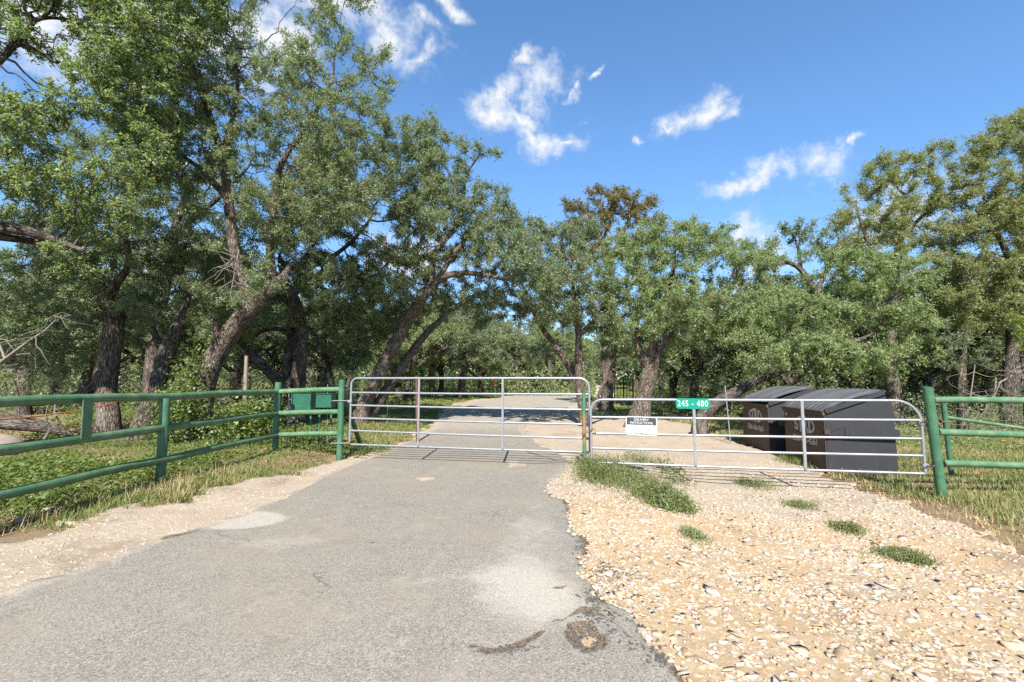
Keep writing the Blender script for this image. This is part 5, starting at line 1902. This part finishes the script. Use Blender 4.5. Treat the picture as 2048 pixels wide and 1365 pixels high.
log('dark fallen trunk lying under the oaks behind the fence', [(-120, 836, 9.6, .15), (-40, 840, 9.6, .16), (30, 846, 9.5, .15), (80, 853, 9.5, .12), (120, 862, 9.4, .08), (146, 870, 9.4, .015)], M_BARKD, 61)  # the oaks' shade on this trunk is put into its dark bark colour
log('grey weathered log end beside the fence in the ground cover', [(-60, 895, 6.6, .18), (-20, 888, 6.7, .18), (20, 890, 6.8, .15), (45, 898, 6.9, .09), (56, 902, 6.95, .01)], M_WOODGREY, 62)
o = MB().tube([A(491, 873, 10.4), A(490, 800, 10.4), A(493, 712, 10.4)], [.055, .05, .04], 9).build('pole', M_WOODGREY, None, A(491, 873, 10.4), loc=A(491, 873, 10.4))
tag(o, 'thin grey cedar pole standing beside the big leaning trunk', 'pole')

# ivy on the two leaning trunks
r = np.random.default_rng(90)
for label, line, n_, spread, sd_ in (('bright ivy climbing the foot of the big leaning oak', [(395, 870, 10.5), (385, 820, 10.6), (378, 760, 10.7), (400, 700, 10.8)], 1500, .19, 1), ('leafy vine mass on the short forked trunk and the ground below it', [(325, 885, 9.8), (335, 850, 9.9), (345, 815, 10.1), (356, 785, 10.3)], 1900, .20, 2), ('leafy bush growing at the fence between the two middle posts', [(465, 860, 9.9), (500, 840, 10), (520, 815, 10.0), (440, 885, 9.8), (540, 850, 10)], 3000, .27, 3)):
    P_ = np.array([A(*q) for q in line])
    k = r.integers(0, len(P_) - 1, n_)
    t = r.uniform(0, 1, n_)[:, None]
    C = P_[k] * (1 - t) + P_[k + 1] * t + r.normal(0, spread, (n_, 3)) * np.array([1, .8, .8])
    b = P_[0].copy()
    b[2] = H1(b[0], b[1])
    C = C[C[:, 2] > b[2]]
    me = leaves_mesh('foliage', C - b, .07, .05, 400 + sd_, M_LEAF_F if sd_ != 3 else M_LEAF_F, up=.2)
    t_ = thing('ivy' if sd_ < 3 else 'bush', label, 'ivy' if sd_ < 3 else 'bush', b)
    link('foliage', me, t_)
    sm = MB()
    for i in range(7):
        j = random.randrange(len(P_) - 1)
        p0 = P_[j] - b + np.array([random.gauss(0, .1), random.gauss(0, .1), 0])
        p1 = P_[j + 1] - b + np.array([random.gauss(0, .1), random.gauss(0, .1), 0])
        sm.tube([p0, (p0 + p1) / 2 + np.array([random.gauss(0, .05), 0, 0]), p1], .008, 5)
    o = sm.build('stem', M_BARKD, t_)
    o['kind'] = 'stuff'

# ------------------------------------------------------------------ trees farther back, four kinds copied
protos = []
for k in range(4):
    rr = random.Random(500 + k)
    h = 6.4 + k * .5
    skel = [[(0, 0, -.3, .26), (rr.uniform(-.3, .3), rr.uniform(-.3, .3), 1.4, .2), (rr.uniform(-.6, .6), rr.uniform(-.5, .5), 2.8, .16), (rr.uniform(-.8, .8), rr.uniform(-.6, .6), 4.2, .1), (rr.uniform(-.8, .8), 0, 5.3, .05)]]
    for a_ in range(4):
        w_ = a_ * 1.57 + rr.uniform(-.5, .5)
        z0 = rr.uniform(1.3, 2.6)
        skel.append([(0, 0, z0, .12), (math.cos(w_) * 1.0, math.sin(w_) * 1.0, z0 + .9, .09), (math.cos(w_) * 2.2, math.sin(w_) * 2.2, z0 + 1.6, .05)])
    lobes = []
    for a_ in range(9):
        w_ = a_ * .7 + rr.uniform(-.3, .3)
        q = rr.uniform(1.4, 2.7)
        lobes.append((np.array([math.cos(w_) * q, math.sin(w_) * q, rr.uniform(2.6, 4.6)]), (1.15, 1.15, .8)))
    for a_ in range(4):
        lobes.append((np.array([rr.uniform(-1.1, 1.1), rr.uniform(-1.1, 1.1), rr.uniform(4.7, h - .5)]), (1.25, 1.25, .8)))
    lf = [M_LEAF_A, M_LEAF_C, M_LEAF_B, M_LEAF_A][k]
    protos.append(tree_meshes(skel, lobes, .40, 3.6, 12, .115, .056, lf, M_BARKD, 600 + k, tipd=2, rmin=.006, tri=True, leafy=1.4))
FAR = []
rr = random.Random(41)
spots = []
for (px, Y, s) in ((870, 30, 1.05), (925, 33, 1.1), (820, 27, .95), (560, 24, 1.0), (640, 27, 1.0), (660, 20, .85), (480, 20, .95), (420, 26, 1.1), (300, 19, .95), (180, 18, .95), (60, 17, 1.0), (-80, 20, 1.1), (110, 25, 1.1), (240, 27, 1.1), (-30, 30, 1.2), (350, 33, 1.2),
                   (700, 36, 1.05), (760, 40, 1.0), (800, 34, .9), (845, 42, 1.1), (880, 36, .95), (925, 44, 1.1), (960, 38, .9), (1000, 46, 1.1), (1035, 40, .95), (1070, 47, 1.1), (1105, 41, 1.0), (1145, 52, 1.1), (740, 50, 1.3), (860, 54, 1.3), (980, 56, 1.3), (1090, 58, 1.3), (620, 44, 1.2),
                   (1340, 24, .95), (1390, 21, .85), (1420, 27, 1.0), (1480, 22, .95), (1540, 26, 1.0), (1580, 19, .85), (1640, 26, 1.0), (1700, 20, .9), (1735, 26, 1.1), (1820, 22, 1.0), (1870, 19, .95), (1910, 24, 1.1), (1960, 20, .95), (2010, 22, 1.0), (2060, 19, 1.0), (2120, 24, 1.1), (1270, 52, 1.0), (1320, 44, 1.0), (1370, 36, 1.0), (1500, 36, 1.2), (1600, 38, 1.2), (1760, 34, 1.2), (1900, 34, 1.2), (2040, 32, 1.2), (2200, 26, 1.2), (1940, 28, 1.1), (690, 62, 1.2), (780, 66, 1.2), (830, 60, 1.1), (920, 64, 1.1), (1020, 66, 1.2), (1060, 62, 1.1), (1130, 66, 1.2), (1165, 60, 1.1), (1230, 70, 1.2), (1290, 62, 1.2), (380, 42, 1.2), (500, 44, 1.2), (260, 40, 1.2), (120, 40, 1.3), (-40, 42, 1.3), (1440, 46, 1.3), (1560, 48, 1.3), (1680, 46, 1.3), (1820, 44, 1.3), (1990, 42, 1.3)):
    x_ = (px - 1024) / F * Y
    spots.append((x_, Y, s))
for i, (x_, y_, s) in enumerate(spots):
    k = i % 4
    g_ = 'trees of the wood behind the oaks' if abs(x_ / y_ * F + 1024 - 920) > 240 else 'trees beyond the bend of the road'
    t_ = thing('background_tree', 'leafy oak standing deep in the shade of the wood' if 'wood' in g_ else 'distant oak in the row beyond the bend of the road', 'tree', (x_, y_, H1(x_, y_)), rr.uniform(0, 6.28), g_)
    t_.scale = (s * rr.uniform(.9, 1.15), s * rr.uniform(.9, 1.15), s * rr.uniform(.85, 1.1))
    link('trunk', protos[k][0], t_)
    link('crown', protos[k][1], t_)

# undergrowth of the wood: nobody could count it
def scrub(name, label, n, region, zmax, ll, lw, mat, seed, clump=.6, thr=.42):
    r_ = np.random.default_rng(seed)
    x, y = region(r_, n)
    f = fbm(x * clump, y * clump, seed, 3)
    ok = f > thr
    x, y, f = x[ok], y[ok], f[ok]
    z = height(x, y) + r_.uniform(0, 1, len(x)) ** 1.4 * zmax * sstep(f, thr, thr + .2)
    me = leaves_mesh(name, np.stack([x, y, z], 1), ll, lw, seed, mat, up=.4, tri=True)
    o = link(name, me)
    return tag(o, label, kind='stuff')


def band(px0, px1, Y0, Y1):
    def f(r_, n):
        Y = r_.uniform(Y0, Y1, n)
        px = r_.uniform(px0, px1, n)
        return (px - 1024) / F * Y, Y
    return f


scrub('undergrowth', 'leafy undergrowth below the far wood behind the fence', 60000, band(-300, 720, 17, 40), 2.3, .16, .09, M_LEAF_A, 701, .45, .40)
scrub('undergrowth', 'bright brush along the far edge of the pasture', 34000, band(640, 1190, 36, 62), 2.4, .22, .12, M_LEAF_B, 702, .35, .38)
scrub('undergrowth', 'dark brush filling the wood behind the dumpsters', 60000, band(1290, 2300, 17.5, 32), 2.6, .15, .085, M_LEAF_A, 703, .45, .36)
scrub('undergrowth', 'low shrubs at the wood edge beside the three rail fence', 16000, band(1770, 2250, 13.2, 17), 1.1, .08, .045, M_LEAF_C, 704, .8, .46)

r_ = np.random.default_rng(777)
n_ = 110000
Y_ = r_.uniform(64, 100, n_)
X_ = r_.uniform(-1.45, 1.45, n_) * Y_
cl_ = fbm(X_ * .16, Y_ * .16, 31, 3)
top_ = 4.5 + 9 * cl_
Z_ = height(X_, Y_) + top_ * r_.uniform(0, 1, n_) ** 1.25
me = leaves_mesh('far_wood', np.stack([X_, Y_, Z_], 1), .75, .45, 778, M_LEAF_A, up=.5, tri=True)
tag(link('far_wood', me), 'distant wood closing the view behind all the nearer trees', kind='stuff')

# ------------------------------------------------------------------ grass and ground cover


def blades(name, label, n, region, hmin, hmax, w, mat, seed, mask=None, lean=.5, kind='stuff', tuft=5, tr=.05):
    r_ = np.random.default_rng(seed)
    n = int(n * 1.5)
    x, y = region(r_, n // tuft)
    if mask is not None:
        m = mask(x, y)
        ok = r_.uniform(0, 1, len(x)) < m
        x, y = x[ok], y[ok]
    x = np.repeat(x, tuft) + r_.normal(0, tr, len(x) * tuft)
    y = np.repeat(y, tuft) + r_.normal(0, tr, len(y) * tuft)
    m = len(x)
    z = height(x, y) + .0
    h = r_.uniform(hmin, hmax, m) * (.6 + .8 * fbm(x * .7, y * .7, seed, 2))
    a = r_.uniform(0, 6.283, m)
    dx, dy = np.cos(a), np.sin(a)
    ln = np.abs(r_.normal(0, lean, m)) * h
    b = np.stack([x, y, z - .01], 1)
    side = np.stack([-dy, dx, 0 * dx], 1) * (w * 1.5 * r_.uniform(.6, 1.3, m))[:, None] * .5
    mid = b + np.stack([dx * ln * .35, dy * ln * .35, h * .6], 1)
    tip = b + np.stack([dx * ln, dy * ln, h * (1 - .25 * np.minimum(1, ln / h))], 1)
    V = np.stack([b - side, b + side, tip], 1).reshape(-1, 3)
    me = mesh_np(name, V, np.arange(3 * m).reshape(-1, 3), mat, False)
    o = link(name, me)
    return tag(o, label, kind=kind)


def out_of_gravel(x, y, lo=.0, hi=.5):
    return sstep(np.minimum(grav_sd(x, y), road_sd(x, y)), lo, hi)


def box_region(x0, x1, y0, y1, p=1.0):
    return lambda r_, n: (r_.uniform(x0, x1, n), y0 + (y1 - y0) * r_.uniform(0, 1, n) ** p)


# verge beside the three rail fence
blades('grass', 'green grass of the verge round the hanging post', 60000, box_region(3.2, 14, 3.2, 14), .05, .17, .010, M_GRASS, 801, lambda x, y: out_of_gravel(x, y, .1, .8) * sstep(fbm(x * .6, y * .6, 7, 3) + .12 * (1 - sstep(y, 5, 7.5)), .34, .54), .7)
blades('grass', 'dry straw coloured grass along the gravel drive', 64000, box_region(3.0, 14, 3.2, 15), .03, .13, .008, M_DRY, 802, lambda x, y: out_of_gravel(x, y, -.15, .35) * (1 - .55 * sstep(fbm(x * .6, y * .6, 7, 3), .42, .58)), 1.0)
# grass behind dumpsters and beyond
blades('grass', 'mown pasture grass behind the dumpsters', 60000, box_region(2.2, 20, 9.5, 22, 1.3), .05, .14, .018, M_GRASS, 803, lambda x, y: out_of_gravel(x, y, .05, .5) * (.35 + .65 * sstep(fbm(x * .5, y * .5, 8, 3), .35, .5)), .7)
blades('grass', 'pale dry grass mixed in the pasture behind the dumpsters', 30000, box_region(4, 22, 10, 20), .04, .13, .016, M_DRY, 804, lambda x, y: out_of_gravel(x, y, .05, .5), .9)
blades('grass', 'lawn grass beyond the tall gate', 60000, box_region(-9, 2.4, 9.6, 38, 1.7), .04, .12, .022, M_GRASS, 805, lambda x, y: out_of_gravel(x, y, .02, .4), .7)
blades('grass', 'sunlit far pasture grass', 26000, box_region(-16, 20, 24, 60), .08, .2, .06, M_GRASS, 806, lambda x, y: out_of_gravel(x, y, .0, .3), .7)
# fence verge
blades('grass', 'short green grass strip along the shoulder under the pipe fence', 70000, box_region(-9, -2.2, 4.5, 10.5), .03, .10, .008, M_GRASS, 807, lambda x, y: out_of_gravel(x, y, -.12, .15) * sstep(fbm(x * 1.1, y * 1.1, 9, 3), .30, .55), .8)
blades('grass', 'dry grass straws at the shoulder edge', 16000, box_region(-8, -3.2, 3.2, 8), .05, .2, .006, M_DRY, 808, lambda x, y: out_of_gravel(x, y, -.1, .2) * (1 - out_of_gravel(x, y, .5, 1.0)) * sstep(fbm(x * 1.4, y * 1.4, 19, 2), .42, .6), 1.0)


def cover(name, label, n, region, hmax, ll, lw, mat, seed, mask):
    r_ = np.random.default_rng(seed)
    x, y = region(r_, n)
    m = mask(x, y)
    ok = r_.uniform(0, 1, n) < m
    x, y, m = x[ok], y[ok], m[ok]
    z = height(x, y) + r_.uniform(.1, 1, len(x)) * hmax * (.25 + .75 * m) * (.4 + 1.1 * fbm(x * 2.3, y * 2.3, seed, 2))
    o = link(name, leaves_mesh(name, np.stack([x, y, z], 1), ll, lw, seed, mat, up=.8, tri='shade' in label or 'litter' in name))
    return tag(o, label, kind='stuff')


cover('ground_cover', 'dull small leaved weeds mixed along the pipe fence', 30000, box_region(-11, -3.6, 4.2, 10), .16, .035, .018, M_WEED, 816, lambda x, y: out_of_gravel(x, y, .15, .6) * sstep(fbm(x * 1.3, y * 1.3, 86, 3), .42, .60))
cover('ground_cover', 'bright leafy ground cover behind the lower rail of the pipe fence', 36000, box_region(-11, -4.4, 4.2, 9.6), .30, .055, .04, M_LEAF_F, 811, lambda x, y: out_of_gravel(x, y, .35, .9) * sstep(fbm(x * .75, y * .75, 66, 3) + .13 * sstep(-x, 5, 6.5) * (1 - sstep(y, 6.5, 8)), .50, .64))
cover('ground_cover', 'leafy weeds round the foot of the tall gate post', 26000, box_region(-6, -1.9, 7.4, 12.5), .20, .045, .03, M_LEAF_F, 812, lambda x, y: out_of_gravel(x, y, .1, .5) * sstep(fbm(x * 1.1, y * 1.1, 68, 3), .38, .58))
cover('ground_cover', 'weeds in the shade under the oaks', 34000, box_region(-16, -4.5, 9.5, 18), .35, .08, .05, M_LEAF_F, 813, lambda x, y: sstep(fbm(x * .55, y * .55, 69, 3), .44, .62))
cover('ground_cover', 'sprawling weeds along the wood edge beyond the gravel', 22000, box_region(1.8, 18, 10.5, 18), .18, .07, .045, M_LEAF_B, 814, lambda x, y: out_of_gravel(x, y, .2, .7) * sstep(fbm(x * .8, y * .8, 70, 3), .46, .62))
cover('leaf_litter', 'brown fallen leaves under the oaks behind the fence', 36000, box_region(-14, -2.8, 5.5, 17), .015, .06, .035, M_LITTER, 815, lambda x, y: out_of_gravel(x, y, .3, .9) * (.15 + .85 * sstep(fbm(x * .9, y * .9, 71, 3), .40, .6)))


# countable weed clumps on the gravel
def clump(label, pxs, n, h, ll, lw, mat, seed, bl=0, blh=.2, name='weed_clump'):
    r_ = np.random.default_rng(seed)
    C, Bp = [], []
    g0 = G(pxs[0][0], pxs[0][1])
    base = np.array([g0[0], g0[1], H1(*g0) - .01])
    st = MB()
    for (px, py, rx, ry, k) in pxs:
        g = G(px, py)
        gr_ = abs(G(px + rx, py)[0] - g[0])
        gy_ = abs(G(px, py - ry)[1] - g[1])
        m = int(n * k)
        u = r_.normal(0, .5, (m, 2))
        x = g[0] + u[:, 0] * gr_
        y = g[1] + u[:, 1] * gy_
        rr_ = np.exp(-(u ** 2).sum(1) * .9)
        z = height(x, y) + r_.uniform(.0, 1, m) * h * rr_ * (.4 + fbm(x * 5, y * 5, seed, 2))
        C.append(np.stack([x, y, z], 1))
        for _ in range(int(10 * k) + 3):
            q = r_.normal(0, .45, 2)
            p0 = np.array([g[0] + q[0] * gr_, g[1] + q[1] * gy_])
            z0 = H1(p0[0], p0[1])
            d_ = r_.normal(0, .35, 2)
            st.tube([np.array([p0[0], p0[1], z0 - .01]) - base, np.array([p0[0] + d_[0] * h * .5, p0[1] + d_[1] * h * .5, z0 + h * .55]) - base, np.array([p0[0] + d_[0] * h, p0[1] + d_[1] * h, z0 + h * 1.0]) - base], [.003, .0025, .001], 4, False)
    t_ = thing(name, label, 'weeds', base)
    o = link('foliage', leaves_mesh('foliage', np.concatenate(C) - base, ll, lw, seed, mat, up=.5), t_)
    o = st.build('stem', mat, t_)
    o['kind'] = 'stuff'
    if bl:
        x = np.concatenate(C)[:, 0]
        idx = r_.integers(0, len(x), bl)
        P_ = np.concatenate(C)[idx]
        P_[:, 2] = height(P_[:, 0], P_[:, 1])
        hh = r_.uniform(.4, 1, bl) * blh
        a_ = r_.uniform(0, 6.28, bl)
        w_ = .004
        sd_ = np.stack([-np.sin(a_), np.cos(a_), 0 * a_], 1) * w_
        tp = P_ + np.stack([np.cos(a_) * hh * .5, np.sin(a_) * hh * .5, hh], 1)
        V = np.stack([P_ - sd_, P_ + sd_, tp], 1).reshape(-1, 3) - base
        o = link('grass_blades', mesh_np('grass_blades', V, np.arange(3 * bl).reshape(-1, 3), M_GRASS), t_)
        o['kind'] = 'stuff'
    return t_


clump('large feathery weed clump in front of the meeting post, spilling over the road edge', [(1190, 955, 40, 16, 1), (1235, 955, 50, 18, 1.2), (1280, 975, 50, 20, 1.2), (1310, 1000, 40, 16, 1), (1215, 935, 50, 10, .8), (1280, 925, 40, 8, .6), (1340, 1008, 36, 12, .8), (1180, 940, 30, 12, .7), (1365, 1022, 22, 7, .4)], 1700, .24, .036, .013, M_WEED, 901, 2400, .20)
clump('dark green round weed tuft at the tip of the large weed clump', [(1330, 1014, 20, 10, 1)], 1300, .17, .035, .018, M_LEAF_B, 902)
clump('tall leafy weed standing against the lowest rail of the low gate', [(1352, 965, 26, 10, 1), (1330, 940, 20, 8, .5)], 420, .34, .04, .02, M_WEED, 903)
clump('small round weed alone on the rubble, closest one to the road', [(1388, 1072, 22, 13, 1)], 900, .09, .022, .011, M_LEAF_B, 904)
clump('flat weed patch below the second upright of the low gate', [(1515, 972, 36, 9, 1), (1490, 968, 20, 6, .5)], 900, .09, .024, .012, M_WEED, 905, 120, .1)
clump('small weed patch halfway between the low gate and the rubble', [(1598, 1012, 30, 9, 1)], 800, .08, .022, .010, M_WEED, 906, 150, .1)
clump('rounded weed tuft beside a pale stone in the rubble', [(1695, 1060, 28, 12, 1)], 1000, .10, .022, .011, M_WEED, 907, 150, .1)
clump('widest flat weed mat on the rubble farthest from the gates', [(1800, 1112, 46, 14, 1), (1835, 1122, 26, 9, .5)], 1200, .08, .024, .011, M_WEED, 908, 250, .09)
clump('leafy weeds growing along the charcoal side of the closer dumpster', [(1680, 938, 30, 6, 1), (1725, 940, 30, 6, 1), (1770, 940, 30, 6, 1), (1665, 930, 14, 6, .6)], 520, .24, .045, .022, M_WEED, 909, 300, .2)
clump('pale green weed sprouting in the gap between the dumpsters', [(1560, 895, 12, 6, 1)], 260, .36, .05, .03, M_LEAF_F, 910)
clump('grass tuft in front of the brown panel of the closer dumpster', [(1590, 925, 30, 8, 1), (1620, 932, 24, 8, 1)], 400, .12, .04, .014, M_LEAF_F, 911, 900, .18)
clump('thin weeds under the lowest rail of the tall gate beside its post', [(720, 905, 30, 8, 1), (765, 900, 25, 8, .7)], 500, .14, .04, .02, M_WEED, 912, 500, .14)
clump('green weed with broad leaves at the shoulder edge by the fence', [(55, 1030, 22, 12, 1)], 260, .22, .05, .03, M_LEAF_F, 913)
clump('tall pale leafed weed beside the short fence bay', [(640, 898, 9, 5, 1)], 60, .42, .07, .05, M_LEAF_C, 914)
for i, (px, py, Y) in enumerate(((2008, 882, 8.6), (2024, 877, 8.8), (2046, 888, 8.5))):
    p_ = A(px, py, Y)
    b_ = Vector((p_[0], p_[1], H1(p_[0], p_[1])))
    t_ = thing('wildflower', 'yellow wildflower in the grass behind the middle rail of the three rail fence', 'flower', b_, 0, 'yellow wildflowers by the fence')
    hz = max(.12, p_[2] - b_.z)
    MB().tube([(0, 0, 0), (.01, 0, hz * .6), (0, 0, hz)], .004, 4).build('stem', M_GRASS, t_)
    fm = MB()
    for k in range(7):
        w_ = k * 2 * math.pi / 7
        fm.add([(0, 0, hz), (math.cos(w_ - .3) * .03, math.sin(w_ - .3) * .03, hz + .008), (math.cos(w_) * .045, math.sin(w_) * .045, hz + .004), (math.cos(w_ + .3) * .03, math.sin(w_ + .3) * .03, hz + .008)], [(0, 1, 2, 3)])
    fm.build('petals', M_YELLOW, t_, smooth=False)
